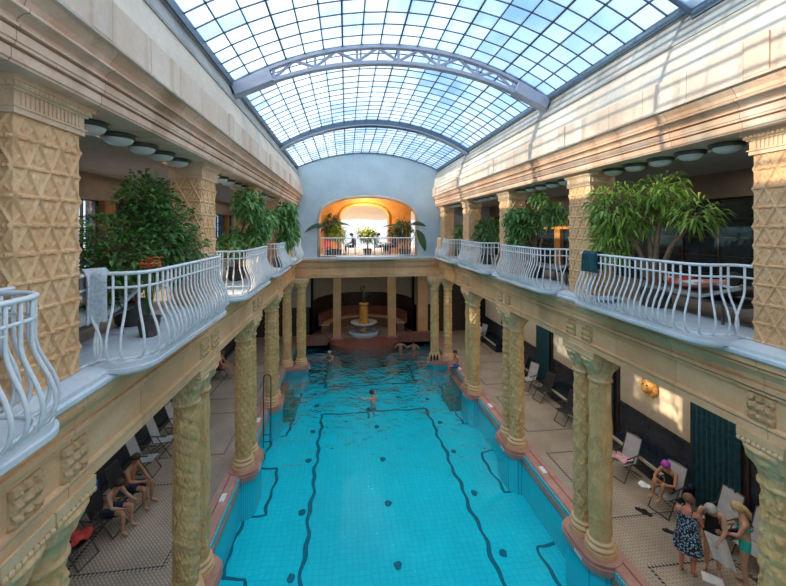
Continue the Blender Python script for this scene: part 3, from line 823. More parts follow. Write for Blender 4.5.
def stadium(cx, cy, w, l, n=10):
    """plan of a plinth: rounded ends, w half width, l half length"""
    pts = []
    for q in range(4):
        ox = (1,-1,-1,1)[q]; oy = (1,1,-1,-1)[q]; a0 = (0,.5,1,1.5)[q]*pi; r = min(w, .42)
        for i in range(n+1):
            a = a0+.5*pi*i/n; pts.append((cx+ox*(w-r)+r*cos(a), cy+oy*(l-r)+r*sin(a)))
    return pts
for nm, s in SIDES:
    for k in range(0, 5):
        cx = X(s, -CO); y = yp(k)
        kn, kf = KIN[(nm, k)]
        which = ORD[k]
        if k < 4:
            column(kn, (cx, y-TW/2, 0), 'carved stone column on the %s pool edge, nearer of the %s twin pair' % (nm, which))
            column(kf, (cx, y+TW/2, 0), 'carved stone column on the %s pool edge, farther of the %s twin pair' % (nm, which))
            pl, pw, px = .74, .45, cx
        else:
            column(kn, (cx, y, 0), 'carved stone column on the %s pool edge at the far corner, outer one' % nm)
            column(kf, (X(s, .40), y+.12, 0), 'carved stone column at the far %s corner, standing inward towards the pool' % nm)
            pl, pw, px = .50, .80, X(s, .05)
        t = thing('column_plinth', 'rounded pink marble plinth under the %s column pair on the %s pool edge' % (which, nm), 'plinth', (px, y, 0), 0, 'column plinths in the pool')
        link('slab', B().prism(stadium(0,0,pw,pl), -.10, .03).prism(stadium(0,0,pw-.03,pl-.03), .03, .098), M['pink'], t)
        link('foot', B().prism(stadium(0,0,pw-.07,pl-.07), -1.25, -.10), M['stripe'], t)
        link('plate', B().obox((-s*(pw-.01), -.18, -.04), (.03,.26,.08)), M['paper'], t)
        # carved blocks on the frieze above each column
        for q, sg in (('nearer', -1), ('farther', 1)):
            cb = B(); xx = X(s, .0)
            def cf(u, v):
                h = .022 + .045*abs(sin(u*3*pi)*sin(v*3*pi)) + .022*abs(sin(u*7*pi+v*5)*sin(v*7*pi))
                e = h if 0 < u < 1 and 0 < v < 1 else 0.0
                return (X(s, e)-cx, -.155+.31*u, 4.66+.345*v)
            cb.grid(26, 28, cf)
            o = link('frieze_block', cb, M['carv'], None, (cx, y+sg*TW/2, 0), smooth=True, angle=50)
            tag(o, 'square carved block on the %s beam above the %s column of the %s pair' % (nm, q, which), 'carving', 'carved blocks on the beams')

# square piers of the far recess
for i, (x0, x1, y) in enumerate(((-.80,-.30,24.2),(2.75,3.25,24.2),(4.75,5.40,24.4))):
    t = thing('square_pier', ['plain square pier left of the fountain, standing in the water','plain square pier right of the fountain, standing in the water','broad brownish pier in the right corner of the far recess'][i], 'pier', ((x0+x1)/2, y, 0), 0, 'square piers at the far end')
    w = (x1-x0)/2
    link('shaft', B().box(-w,w,-.25,.25,.18,4.485).box(-w-.05,w+.05,-.3,.3,4.25,4.485), M['beam'], t)
    link('plinth', B().box(-w-.12,w+.12,-.36,.36,-.05,.18), M['pink'], t); link('foot', B().box(-w-.1,w+.1,-.34,.34,-1.25 if i < 2 else -.06,-.05), M['stripe'], t)

# submerged brown steps beside the third plinths
for nm, s in SIDES:
    y = 17.3
    x0 = PXL if s < 0 else PXR
    t = thing('pool_steps', 'brown stone pool steps under water by the fourth plinth on the %s side' % nm, 'steps', (x0-.02*s, y, -1.25))
    for i in range(3): link('step', B().box(0 if s < 0 else -.75-.0+.22*i*1, .75-.22*i if s < 0 else 0, -.8, .8, .35*i, .35*(i+1)), M['brownstep'], t)

# ------------------------------------------------------------------ balcony slabs and railings
GAP = S-D
def rrect(e0, e1, u0, u1, r, n=8):
    pts = [(e0, u0)]
    for i in range(n+1):
        a = -pi/2+pi/2*i/n; pts.append((e1-r+r*cos(a), u0+r+r*sin(a)))
    for i in range(n+1):
        a = pi/2*i/n; pts.append((e1-r+r*cos(a), u1-r+r*sin(a)))
    return pts+[(e0, u1)]
def slab_b():
    b = B()
    b.prism(rrect(-.25, .50, .18, GAP-.18, .24), 5.525, 5.57).prism(rrect(-.25, .57, .12, GAP-.12, .30), 5.567, 5.61).prism(rrect(-.25, .545, .14, GAP-.14, .28), 5.608, 5.668)
    return b
def rail_path(e1=.46, u0=.37, r=.25, st=.02):
    c = [(0,.005),(0,.17),(.012,.215),(.05,.24),(.18,.245),(.30,.26),(.385,.305),(.45,.38),(.485,.48),(.495,.62)]
    seg = c+[(e, GAP-u) for e, u in reversed(c)]
    out = []
    for (a, b_) in zip(seg, seg[1:]):
        l = sqrt((b_[0]-a[0])**2+(b_[1]-a[1])**2); n = max(1, int(l/st))
        out += [(a[0]+(b_[0]-a[0])*i/n, a[1]+(b_[1]-a[1])*i/n) for i in range(n)]
    return out+[seg[-1]]
BAL = [(0,.94),(0,.80),(0,.64),(.015,.56),(.05,.47),(.095,.37),(.125,.27),(.135,.19),(.12,.10),(.085,.045),(.045,.022),(-.02,.015)]
def make_railing():
    t = thing('balcony_railing', '', 'railing')
    path = rail_path()
    link('top_rail', B().tube([(e,u,.955) for e,u in path[::4]+[path[-1]]], .028, 8, flat=.75), M['white'], t, smooth=True)
    link('second_rail', B().tube([(e,u,.80) for e,u in path[::4]+[path[-1]]], .015, 6), M['white'], t, smooth=True)
    link('bottom_rail', B().tube([(e,u,.018) for e,u in path[::4]+[path[-1]]], .016, 6), M['white'], t, smooth=True)
    bal = B().tube([(o_,0,z) for o_, z in BAL], .0145, 6); me = None
    acc = 0; last = path[0]; nxt = .03; n = 0
    for i in range(1, len(path)):
        p = path[i]; l = sqrt((p[0]-last[0])**2+(p[1]-last[1])**2)
        acc += l; 
        if acc >= nxt and (p[0] > .03 or i in (6, len(path)-6)):
            tx, ty = p[0]-last[0], p[1]-last[1]; ang = atan2(-tx, ty)   # outward normal = (ty, -tx)
            o = link('baluster', bal, M['white'], t, smooth=True) if me is None else bpy.data.objects.new('baluster', me)
            if me is None: me = o.data
            else: COL.objects.link(o); o.parent = t
            o.location = (p[0], p[1], 0); o.rotation_euler = (0,0,ang)
            nxt += .118; n += 1
        last = p
    # ornamental frames near the corners
    for u in (.72, GAP-.72):
        f = [(.493,u-.035,.80),(.493,u-.035,.74),(.493,u+.035,.74),(.493,u+.035,.80)]
        link('ornament', B().tube(f, .011, 6), M['white'], t)
    return t
rproto = None
slab = None
for nm, s in SIDES:
    for k in range(-1, 4):
        if s > 0 and k < 0: continue      # beside the camera, out of frame
        y0 = Y1+D+S*k; rz = 0; od = ORD[k+1] if s < 0 else ('nearest','second','third','farthest')[k]
        lab = 'white belly-shaped balcony railing on the %s gallery, %s from the front' % (nm, od)
        loc = (X(s,0), y0, GF) if s < 0 else (X(s,0), y0+GAP, GF); rz = 0 if s < 0 else pi
        if rproto is None:
            rproto = make_railing(); o = rproto; o.location = loc; o.rotation_euler = (0,0,rz); o['label'] = lab
        else: o = dup(rproto, loc, rz, lab)
        o['group'] = 'white balcony railings'
        sb = link('balcony_slab', slab_b(), M['slab']) if slab is None else bpy.data.objects.new('balcony_slab', slab)
        if slab is None: slab = sb.data
        else: COL.objects.link(sb)
        sb.location = (loc[0], loc[1], 0); sb.rotation_euler = (0,0,rz)
        tag(sb, 'pale rounded balcony slab under the %s %s railing' % (od, nm), 'balcony', 'balcony slabs')
# far end balcony
o = link('balcony_slab', B().prism([(-1.75,.3)]+[(-1.7*cos(pi*i/20), -.24-.34*sin(pi*i/20)) for i in range(21)]+[(1.75,.3)], 5.48, 5.62), M['slab'], None, (1.2, YW, 0))
tag(o, 'pale curved balcony slab in the middle of the far wall arch', 'balcony', 'balcony slabs')
t = thing('far_railing', 'straight white railing across the arched opening in the far wall', 'railing', (1.2, YW-.10, 5.62))
link('top_rail', B().tube([(-2.55,0,1.0),(2.55,0,1.0)], .03, 8), M['white'], t); link('bottom_rail', B().tube([(-2.55,0,.06),(2.55,0,.06)], .02, 6), M['white'], t)
me = None
for i in range(38):
    x = -2.5+5.0*i/37
    o = link('baluster', B().tube([(0,0,0),(0,0,1.0)], .014, 6), M['white'], t) if me is None else bpy.data.objects.new('baluster', me)
    if me is None: me = o.data
    else: COL.objects.link(o); o.parent = t
    o.location = (x, 0, 0)

# ------------------------------------------------------------------ dome lamps
def make_lamp():
    t = thing('ceiling_lamp', '', 'lamp')
    link('ring', B().lathe([(.10,0),(.20,0),(.215,-.02),(.205,-.05),(.18,-.06),(.1,-.06)], 28), M['lampring'], t, smooth=True, angle=40)
    link('bowl', B().lathe([(.165,-.05),(.168,-.065),(.15,-.10),(.105,-.13),(.05,-.142),(.001,-.144)], 28, cap=False), M['lampglass'], t, smooth=True)
    return t
lp = None
for nm, s in SIDES:
    for k in range(0, 4):
        for i in range(5):
            loc = (X(s,-.27), 4.72+i*.575+S*k, SOF)
            lab = 'opal dome lamp, %s of five, in the %s %s bay' % (['first','second','third','fourth','fifth'][i], ORD[k], nm)
            if lp is None: lp = make_lamp(); o = lp; o.location = loc; o['label'] = lab
            else: o = dup(lp, loc, 0, lab)
            o['group'] = 'dome lamps under the galleries'
#PART4
# ------------------------------------------------------------------ plants
def leaf(b, p, d, L_, W_, droop, r):
    d = Vector(d).normalized(); sd = d.cross(Vector((0,0,1)))
    if sd.length < .05: sd = Vector((1,0,0))
    sd.normalize(); up = sd.cross(d).normalized()
    a = r.uniform(-.7,.7); sd2 = sd*cos(a)+up*sin(a); up2 = up*cos(a)-sd*sin(a)
    p = Vector(p); m = p+d*L_*.5; tip = p+d*L_+Vector((0,0,-droop*L_))
    b.add([p, m+sd2*W_/2+up2*W_*.18, m-sd2*W_/2+up2*W_*.18, m, tip], [(0,1,3),(0,3,2),(3,1,4),(3,4,2)])
def plant(name, label, cat, loc, lumps, mat, n, L_, W_, droop, pot=True, trunks=None, palm=0, seed=1, group=None, stemr=.035):
    """lumps = [(dx,dy,dz, rx,ry,rz, share)] ellipsoids of foliage"""
    r = random.Random(seed); t = thing(name, label, cat, loc, 0, group)
    b = B(); st = B(); h0 = .34 if pot else 0
    tot = sum(l[6] for l in lumps)
    for (cx,cy,cz,rx,ry,rz_,sh) in lumps:
        base = Vector((r.uniform(-.05,.05), r.uniform(-.05,.05), h0))
        mid = Vector((cx*.45,cy*.45,(cz+h0)*.55)); top = Vector((cx,cy,cz-rz_*.2))
        st.tube([base, base.lerp(mid,.5)+Vector((.02,.03,0)), mid, mid.lerp(top,.6)+Vector((.03,-.02,0)), top], [stemr*1.2,stemr,stemr*.85,stemr*.6,stemr*.35], 7)
        for i in range(int(n*sh/tot/ (palm or 1))):
            while 1:
                q = Vector((r.uniform(-1,1), r.uniform(-1,1), r.uniform(-1,1)))
                if .25 < q.length < 1: break
            q = q*(.72+.28*r.random())
            lump = 1+.22*sin(5*q.x+3*q.y+seed)*sin(4*q.z+2*q.y)
            p = Vector((cx+q.x*rx*lump, cy+q.y*ry*lump, cz+q.z*rz_*lump))
            if r.random() < .10: st.tube([top.lerp(mid,r.random()*.6), p], [stemr*.28,.004], 5, cap=False)
            od = Vector((q.x, q.y, q.z*.5+.1)).normalized()
            if palm:
                ax = (od+Vector((r.uniform(-.4,.4),r.uniform(-.4,.4),r.uniform(0,.5)))).normalized()
                s1 = ax.cross(Vector((.3,.2,1))).normalized(); s2 = ax.cross(s1)
                for j in range(palm):
                    a = 2*pi*j/palm+r.random()*.3
                    dd = (s1*cos(a)+s2*sin(a))+ax*.35
                    leaf(b, p, dd, L_*r.uniform(.8,1.15), W_, droop, r)
            else:
                dd = od+Vector((r.uniform(-.8,.8),r.uniform(-.8,.8),r.uniform(-.7,.5)))
                leaf(b, p, dd, L_*r.uniform(.7,1.25), W_*r.uniform(.8,1.2), droop, r)
    link('foliage', b, M[mat], t); link('trunk', st, M['bark'], t, smooth=True)
    if pot:
        pb = link('pot', B().lathe([(.17,0),(.21,.05),(.25,.30),(.27,.31),(.27,.36),(.24,.36),(.23,.31)], 24), M['pot'], t, smooth=True, angle=40)
        link('soil', B().lathe([(.001,.30),(.235,.31),(.235,.325),(.001,.335)], 20, cap=False), M['soil'], pb)
    return t
plant('potted_ficus', 'big bushy dark green ficus behind the second left balcony railing', 'plant', (-3.20,6.05,GF),
      [(.05,-.5,1.15,.50,.70,.55,3),(.15,.35,1.45,.55,.80,.70,5),(.30,.75,1.1,.45,.5,.55,2.5),(.1,.2,1.95,.38,.50,.40,2),(0,-.7,.75,.35,.4,.4,1.2)], 'ficus', 3400, .125, .062, .3, seed=3)
plant('potted_tree', 'leafy umbrella tree in front of the left gallery, third bay, pale window behind it', 'plant', (-3.05,10.9,GF),
      [(.45,-.55,2.1,.42,.65,.5,4),(.55,-.1,1.4,.36,.6,.50,3),(.1,-.7,1.05,.35,.5,.45,1.8),(.65,.85,1.7,.33,.6,.5,2)], 'broad', 1500, .22, .085, .3, palm=6, seed=5)
plant('hanging_plant', 'broad-leaved drooping plant on the left gallery, closest to the blue grey end wall', 'plant', (-2.50,14.4,GF),
      [(.25,0,2.0,.40,.9,.5,3),(.30,.3,1.35,.42,.8,.55,3),(.25,0,.95,.3,.6,.3,1)], 'broad', 900, .30, .13, .5, palm=5, seed=6)
plant('potted_tree', 'spreading tree with long narrow yellow-green leaves behind the nearest right railing', 'plant', (5.72,6.25,GF),
      [(-.42,.55,1.82,.42,.50,.55,4),(-.42,.55,1.2,.36,.42,.42,2.2),(.1,-.05,2.10,.42,.42,.36,2.4),(.15,-.62,1.70,.38,.42,.26,1.5),(.0,.25,1.65,.35,.35,.30,1.2)], 'long', 1500, .23, .05, .55, seed=9, stemr=.05)
plant('potted_tree', 'umbrella tree with palmate leaves in front of the right gallery, second bay', 'plant', (5.55,10.4,GF),
      [(-.32,.25,1.65,.40,.75,.52,4),(-.35,.45,1.1,.34,.5,.4,1.5),(.1,-.1,2.36,.22,.30,.16,.8),(.1,-.9,1.85,.30,.55,.32,2),(.0,.1,1.75,.3,.5,.3,1.2)], 'broad', 1500, .23, .075, .35, palm=6, seed=12)
plant('potted_bush', 'round green bush behind the third right railing', 'plant', (5.75,14.6,GF), [(0,0,1.3,.5,.95,.62,1)], 'ficus', 900, .2, .07, .4, seed=14)
plant('potted_bush', 'small leafy plant by the last right gallery pillar', 'plant', (5.9,18.3,GF), [(0,0,1.2,.45,.5,.45,1)], 'broad', 300, .25, .09, .4, seed=15)
plant('potted_shrub', 'dark shrub tucked behind the left railing below the umbrella tree', 'plant', (-3.35,9.3,GF), [(.1,0,.75,.35,.5,.4,1)], 'ficus', 500, .13, .06, .3, seed=16)
plant('arch_plant', 'tall dark green plant inside the far arch, left end, beside the yellow foliage', 'plant', (-.85,21.7,5.6), [(0,0,1.75,.40,.35,.55,1)], 'palm', 420, .42, .07, .4, seed=21)
plant('arch_plant', 'yellow-green bush inside the far arch left of the big inner opening', 'plant', (-.45,21.2,5.6), [(0,0,1.25,.42,.3,.50,1)], 'yellowleaf', 380, .25, .08, .3, seed=22)
plant('arch_plant', 'tall dark green plant inside the far arch, right end', 'plant', (3.3,21.2,5.6), [(0,0,1.5,.45,.35,.62,1),(-.5,.1,1.3,.3,.3,.3,.25)], 'palm', 500, .40, .07, .4, seed=23)
plant('arch_plant', 'bright yellow-green bush in the middle of the far arch behind the railing', 'plant', (1.25,21.6,5.6), [(0,0,1.15,.55,.3,.38,1)], 'yellowleaf', 420, .28, .09, .3, seed=24)
def big_leaf_plant(label, loc, leaves, seed):
    t = thing('bird_of_paradise', label, 'plant', loc); b = B(); s_ = B()
    for (dx,dy,dz,l,w,az,el) in leaves:
        d = Vector((cos(az)*cos(el), sin(az)*cos(el), sin(el))); s0 = d.cross(Vector((0,0,1))).normalized(); u0 = s0.cross(d); sd = s0*.45+u0*.9; up = (u0*.45-s0*.9)
        n = 9; vs = []; fs = []
        for i in range(n):
            q = i/(n-1); c = Vector((dx,dy,dz))+d*l*q+Vector((0,0,-.35*l*q*q)); ww = w*sin(pi*min(1,q*.95+.03))**.8
            vs += [c-sd*ww+up*ww*.35, c, c+sd*ww+up*ww*.35]
        for i in range(n-1):
            for j in range(2): fs.append((i*3+j, i*3+j+1, i*3+j+4, i*3+j+3))
        b.add(vs, fs); s_.tube([(0,0,.3),(dx*.5,dy*.5,dz*.6),(dx,dy,dz)], .018, 5)
    link('foliage', b, M['palm'], t, smooth=True); link('stem', s_, M['ficus'], t)
    link('pot', B().lathe([(.17,0),(.22,.3),(.22,.34),(.18,.34),(.18,.3)], 18), M['pot'], t)
big_leaf_plant('palm with long dark leaves reaching out left of the far arch', (-1.05,21.15,5.6), [(-.15,-1.15,1.75,.95,.12,pi*1.0,-.1),(-.05,-1.15,1.6,.6,.10,pi*.95,.3),(.1,-.1,1.7,1.3,.09,.15,.35),(.1,0,1.6,1.0,.09,.3,.1)], 1)
big_leaf_plant('palm with a big drooping dark leaf hanging out right of the far arch', (3.45,20.85,5.6), [(.1,-.86,1.75,.85,.13,-.15,.25),(.40,-.9,1.45,.95,.24,-.3,-1.05),(-.1,-.1,1.6,1.4,.07,pi-.1,.35),(0,0,1.7,1.0,.07,pi-.3,.2)], 2)
t = thing('potted_flower', 'orange-red flowers in front of the big ficus by the left railing', 'flower', (-2.62,5.35,GF))
fb = B(); gb = B(); r = random.Random(4)
for i in range(16):
    c = (r.uniform(-.12,.14), r.uniform(-.16,.16), .98+r.uniform(-.06,.08)); gb.tube([(0,0,.25),(c[0]*.6,c[1]*.6,.6),c], .006, 4)
    fb = B()
    for j in range(6): leaf(fb, c, (cos(j*1.05), sin(j*1.05), .35), .085, .05, .2, r)
    link('blossom', fb, M['flower'], t)
link('stem', gb, M['ficus'], t); link('pot', B().lathe([(.10,0),(.14,.24),(.15,.26),(.12,.26)], 16), M['pot'], t)

# ------------------------------------------------------------------ cafe beyond the far arch
_, arcI = arch_wall('wall_cafe', 22.6, 22.85, -.35, 2.62, 5.6, 7.75, 8.62, 5.49, 10.2, M['orange'], -1.75, 4.0)
struct('wall_cafe_left', B().box(WL,-2.6,22.6,22.85,5.49,10.2).box(-2.6,-1.7,22.6,22.85,8.2,10.2), M['orange'])
struct('wall_cafe_right', B().box(4.9,WR,22.6,22.85,5.49,10.2).box(3.95,4.95,22.6,22.85,8.2,10.2), M['orange'])
struct('trim_arch_cafe', B().tube([(-.35,22.58,5.6)]+[(x,22.58,z) for x,z in arcI]+[(2.62,22.58,5.6)], .09, 8), M['orange'], smooth=True)
struct('ceiling_cafe', B().box(WL,WR,YW+.35,22.6,9.2,9.3), M['canopy'])
struct('floor_terrace', B().box(-12,16,22.85,40,5.45,5.58), M['gfloor'])
struct('wall_terrace', B().box(-12,16,36,36.4,5.5,9.0), M['paleout'])
t = thing('awning', 'cream cloth awning over the terrace beyond the far arch', 'awning', (1.2,27,8.1))
link('cloth', B().grid(20, 12, lambda u, v: (-4.5+9*u, -3.6+5.5*v, .45-.75*v+.10*sin(u*3*pi)**2*.5)), M['canopy'], t, smooth=True)
for x in (-4.3, 4.3): link('post', B().tube([(x,1.7,-2.5),(x,1.7,-.3)], .05, 8), M['white'], t)
for i, (x, y) in enumerate(((-.1,21.5),(2.3,21.4))):
    t = thing('cafe_table', 'small round cafe table behind the far railing, %s of the bright bush' % ('left','right')[i], 'table', (x,y,5.6), 0, 'cafe tables')
    link('tabletop', B().lathe([(.001,.70),(.36,.70),(.37,.72),(.36,.74),(.001,.74)], 24, cap=False), M['whitetowel'], t); link('stem', B().lathe([(.2,0),(.2,.03),(.03,.05),(.03,.70)], 16), M['bronze'], t)
def cafe_chair(loc, rz, mat, label):
    t = thing('cafe_chair', label, 'chair', loc, rz, 'cafe chairs')
    link('seat', B().box(-.21,.21,-.2,.22,.43,.47), M[mat], t); link('backrest', B().box(-.21,.21,-.23,-.18,.47,.92), M[mat], t)
    for x in (-.19,.19):
        for y in (-.19,.2): link('leg', B().tube([(x,y,0),(x,y,.44)], .016, 6), M['chairmetal'], t)
cafe_chair((-1.08,20.85,5.6), 3.0, 'red', 'red chair at the left end inside the far arch')
cafe_chair((.35,21.45,5.6), pi/2, 'darkfab', 'dark cafe chair left of the bright bush behind the far railing')
cafe_chair((2.75,21.4,5.6), pi/2, 'darkfab', 'dark cafe chair right of the bright bush behind the far railing')
cafe_chair((1.85,21.4,5.6), -pi/2, 'darkfab', 'dark cafe chair beside the right cafe table, nearer the bush')

# ------------------------------------------------------------------ chairs, loungers
def deck_chair(loc, rz, mat, label, group='folding chairs on the deck', back=.40):
    t = thing('folding_chair', label, 'chair', loc, rz, group)
    bx, by, bz = -.22, -.22-.62*sin(back), .42+.70*cos(back)
    sb = B().grid(6, 8, lambda u, v: (-.22+.44*u, -.22+.46*v, .42+.03*v-.02*sin(pi*v)*sin(pi*u)))
    sb2 = B(); sb2.v = [(x,y,z-.014) for x,y,z in sb.v]; sb2.f = list(sb.f); sb.merge(sb2)
    link('seat', sb, M[mat], t, smooth=True)
    def bk(o_): return lambda u, v: (-.22+.44*u, -.22+(by+.22)*v-o_, .42+(bz-.42)*v+.015*sin(pi*u))
    link('backrest', B().grid(6, 8, bk(0)).grid(6, 8, bk(.02)), M[mat], t, smooth=True)
    for x in (-.25, .25):
        link('leg', B().tube([(x,.30,0),(x,-.12,.64)], .014, 6), M['chairmetal'], t)
        link('leg', B().tube([(x*.96,-.42,0),(x*.96,.22,.45)], .014, 6), M['chairmetal'], t)
        link('armrest', B().tube([(x,-.32,.66),(x,.16,.64)], .018, 6), M['chairmetal'], t)
        link('side_rail', B().tube([(x*.92,.26,.45),(x*.92,-.22,.42),(x*.92,by,bz)], .014, 6), M['chairmetal'], t)
    for x_, y_, z_ in ((.23,by,bz),(.24,-.42,.02),(.25,.30,.02)): link('crossbar', B().tube([(-x_,y_,z_),(x_,y_,z_)], .013, 6), M['chairmetal'], t)
    return t
HP = pi/2
deck_chair((7.92,9.75,0), HP+.25, 'lightfab', 'empty grey folding chair with a pink towel on its seat, right deck')
deck_chair((8.02,8.42,0), HP+.25, 'lightfab', 'grey folding chair the woman in the purple cap sits on')
deck_chair((8.42,7.45,0), HP+.1, 'lightfab', 'grey folding chair by the wall behind the woman in the patterned dress')
deck_chair((8.45,6.75,0), HP+.1, 'lightfab', 'grey folding chair by the wall behind the bather in black')
deck_chair((8.45,6.05,0), HP+.1, 'lightfab', 'grey folding chair by the wall behind the bather in turquoise')
deck_chair((8.05,15.6,0), HP+.4, 'lightfab', 'pale grey folding chair far down the right deck, tall back against dark wall')
deck_chair((8.1,14.5,0), HP+.2, 'darkfab', 'black folding chair next to the pale one far down the right deck')
deck_chair((8.0,12.7,0), HP+.2, 'darkfab', 'black folding chair seen beside the second right column pair')
deck_chair((8.15,16.9,0), HP+.2, 'darkfab', 'farthest black folding chair on the right deck')
deck_chair((-5.55,9.50,0), -HP-.1, 'darkfab', 'black folding chair under the nearer seated man, left deck')
deck_chair((-5.50,10.28,0), -HP-.1, 'darkfab', 'black folding chair under the farther seated man, left deck')
deck_chair((-5.72,8.72,0), -HP-.2, 'darkfab', 'black folding chair with a red towel, nearest on the left deck')
deck_chair((-5.75,11.6,0), -HP, 'lightfab', 'light folding chair on the left deck, first behind the seated men')
deck_chair((-5.70,12.6,0), -HP, 'lightfab', 'light folding chair on the left deck, second behind the seated men')
deck_chair((-5.65,13.7,0), -HP, 'lightfab', 'light folding chair on the left deck, third behind the seated men')
deck_chair((-5.65,15.2,0), -HP, 'darkfab', 'black folding chair far down the left deck')
def lounger(loc, rz, mat, label, back=.5, ln=1.9):
    t = thing('sun_lounger', label, 'lounger', loc, rz, 'sun loungers on the galleries')
    link('frame', B().box(-.33,.33,-ln/2,ln/2,.30,.34), M['chairmetal'], t)
    link('cushion', B().box(-.31,.31,-ln/2+.02,.30,.342,.40), M[mat], t)
    link('backrest', B().obox((0,.30+.32*cos(back),.37+.32*sin(back)), (.62,.66,.05), rx=back), M[mat], t)
    for x in (-.3,.3):
        for y in (-ln/2+.08, ln/2-.3): link('leg', B().tube([(x,y,0),(x,y,.31)], .02, 6), M['chairmetal'], t)
lounger((5.92,5.55,GF), pi, 'greyfab', 'sun lounger with a lying bather on the right gallery behind the nearest railing', .35)
lounger((-3.30,5.05,GF), .1, 'lightfab', 'empty grey lounger behind the second left balcony railing', .25, 1.5)
lounger((5.9,9.5,GF), pi, 'greyfab', 'empty lounger on the right gallery behind the second railing', .4)
# towels and small things
def hung(label, loc, rz, w, front, back, mat, thick=.012, name='towel', wave=.02, lean=0):
    """cloth folded over a rail running along local Y; front side at +X"""
    n, m = 14, 22; t_ = front+back+.10
    def fn(off):
        def f(u, v):
            s_ = v*t_; y = (u-.5)*w*(1-.08*sin(v*pi))
            wv = wave*sin(u*9+1.3)*min(1, abs(s_-back)/.2)
            if s_ < back: return (-.045-off+wv, y, -(back-s_)+.02)
            if s_ < back+.10:
                a = pi*(1-(s_-back)/.10); return ((.045+off)*cos(a), y, .02+(.03+off)*sin(a))
            d = s_-back-.10; return (.045+off+wv+lean*d, y, .02-d)
        return f
    o = link(name, B().grid(n, m, fn(0)).grid(n, m, fn(thick)), M[mat], None, loc, rz, smooth=True)
    return tag(o, label, 'towel')
hung('grey terry towel hung over the left railing beside the nearest pillar', (XL+.04, Y1+D+.16, GF+.955), -.55, .24, .52, .30, 'greytowel', .02, wave=.05)
hung('dark teal towel hung over the nearest right railing', (XR-.495, 6.62, GF+.955), pi, .42, .36, .3, 'tealtowel', .02)
hung('yellow towel hung over the farthest right railing', (XR-.495, 18.1, GF+.955), pi, .5, .75, .3, 'yellowtowel', .02)
def draped(name, label, loc, rz, w, l, mat, seed=0, rip=.035, cat='towel'):
    r = random.Random(seed); p1, p2 = r.random()*6, r.random()*6
    f = lambda o_: (lambda u, v: ((u-.5)*w*(1+.12*sin(v*7+p1)), (v-.5)*l*(1+.12*sin(u*6+p2)), .03+rip*(sin(u*8+p1)*sin(v*7+p2)+1)*.6+o_))
    return tag(link(name, B().grid(14,14,f(0)).grid(14,14,f(.014)), M[mat], None, loc, rz, smooth=True), label, cat)
draped('towel', 'pink patterned towel on the seat of the empty grey folding chair', (7.90,9.80,.44), .4, .42, .44, 'pinktowel', 3)
draped('towel', 'white cloth on the lap side of the purple-capped woman chair', (7.66,8.70,.42), .4, .22, .24, 'whitetowel', 5)
draped('towel', 'red towel on the nearest black chair of the left deck', (-5.66,8.74,.44), .3, .42, .42, 'red', 6, .07)
hung('blue towel hung over the back of the nearer seated man chair', (-5.99,9.58,1.00), .0, .46, .30, .42, 'blue', .02)
draped('towel', 'white towel over the lying bather on the right gallery', (5.85,5.25,6.16), .2, .42, .7, 'whitetowel', 8, .05)
draped('towel', 'pale blue towel lying on the balcony floor behind the teal towel', (5.15,6.75,GF+.01), .2, .5, .35, 'paleblue', 9)
for i, (x, y, a, lab) in enumerate(((7.36,8.47,.4,'black sandal beside the right deck cross band, left of the pair'),(7.46,8.40,.2,'black sandal beside the right deck cross band, right of the pair'),(7.52,7.80,.9,'single dark sandal lying alone on the right deck'))):
    t = thing('sandal', lab, 'sandal', (x,y,0), a, 'dark sandals on the deck')
    link('sole', B().prism([(-.045,-.13),(.045,-.13),(.055,0),(.05,.10),(0,.14),(-.05,.10),(-.045,0)], 0, .022), M['black'], t)
    link('strap', B().tube([(-.05,.02,.02),(-.02,.05,.05),(.02,.05,.05),(.05,.02,.02)], .012, 6), M['black'], t)
o = link('white_mat', B().obox((0,0,.012), (.24,.34,.022)), M['paper'], None, (7.36,6.62,0), .9); tag(o, 'small white mat on the floor at the feet of the bather in black', 'mat')
for i in range(3):
    o = link('bottle', B().lathe([(.05,0),(.055,.02),(.055,.22),(.02,.30),(.02,.36),(.001,.36)], 14, cap=False), M['bottle'], None, (4.52+.17*i, 19.35, .08), 0, smooth=True)
    tag(o, ['dark bottle on the far right plinth, leftmost of three','dark bottle on the far right plinth, middle of three','dark bottle on the far right plinth, rightmost of three'][i], 'bottle', 'bottles on the plinth')
t = thing('pool_handrail', 'tall dark green double handrail of the pool ladder by the left edge', 'handrail', (-2.82,13.9,-.5))
for x in (-.13,.13):
    link('post', B().tube([(x,0,-.3),(x,0,2.2)], .022, 8), M['ladder'], t, smooth=True)
link('top_bend', B().tube([(.13*cos(pi*i/8),0,2.2+.13*sin(pi*i/8)) for i in range(9)], .022, 8), M['ladder'], t, smooth=True)
for z in (-.1,.15): link('rung', B().tube([(-.13,0,z),(.13,0,z)], .018, 6), M['ladder'], t)
# golden lion mask on the right wall panel and flower boxes
t = thing('lion_mask', 'orange gold ceramic lion mask on the cream panel of the right wall', 'ornament', (WR-.06,9.93,2.45))
mb = B().ball((-.06,0,0), .20, 16, 10, .7, 1, 1.15); link('face', mb, M['gold'], t, smooth=True)
b = B()
for i in range(16):
    a = 2*pi*i/16; b.ball((-.04,.21*cos(a),.24*sin(a)), .075, 8, 6)
link('mane', b, M['gold'], t, smooth=True); link('muzzle', B().ball((-.20,0,-.08), .09, 12, 8).ball((-.25,0,-.04), .03, 8, 6), M['gold'], t, smooth=True)
for y in (-.07,.07): link('eye', B().ball((-.19,y,.06), .025, 8, 6), M['eye'], t)
for sg, lab in ((-1,'lion'),):
    pass

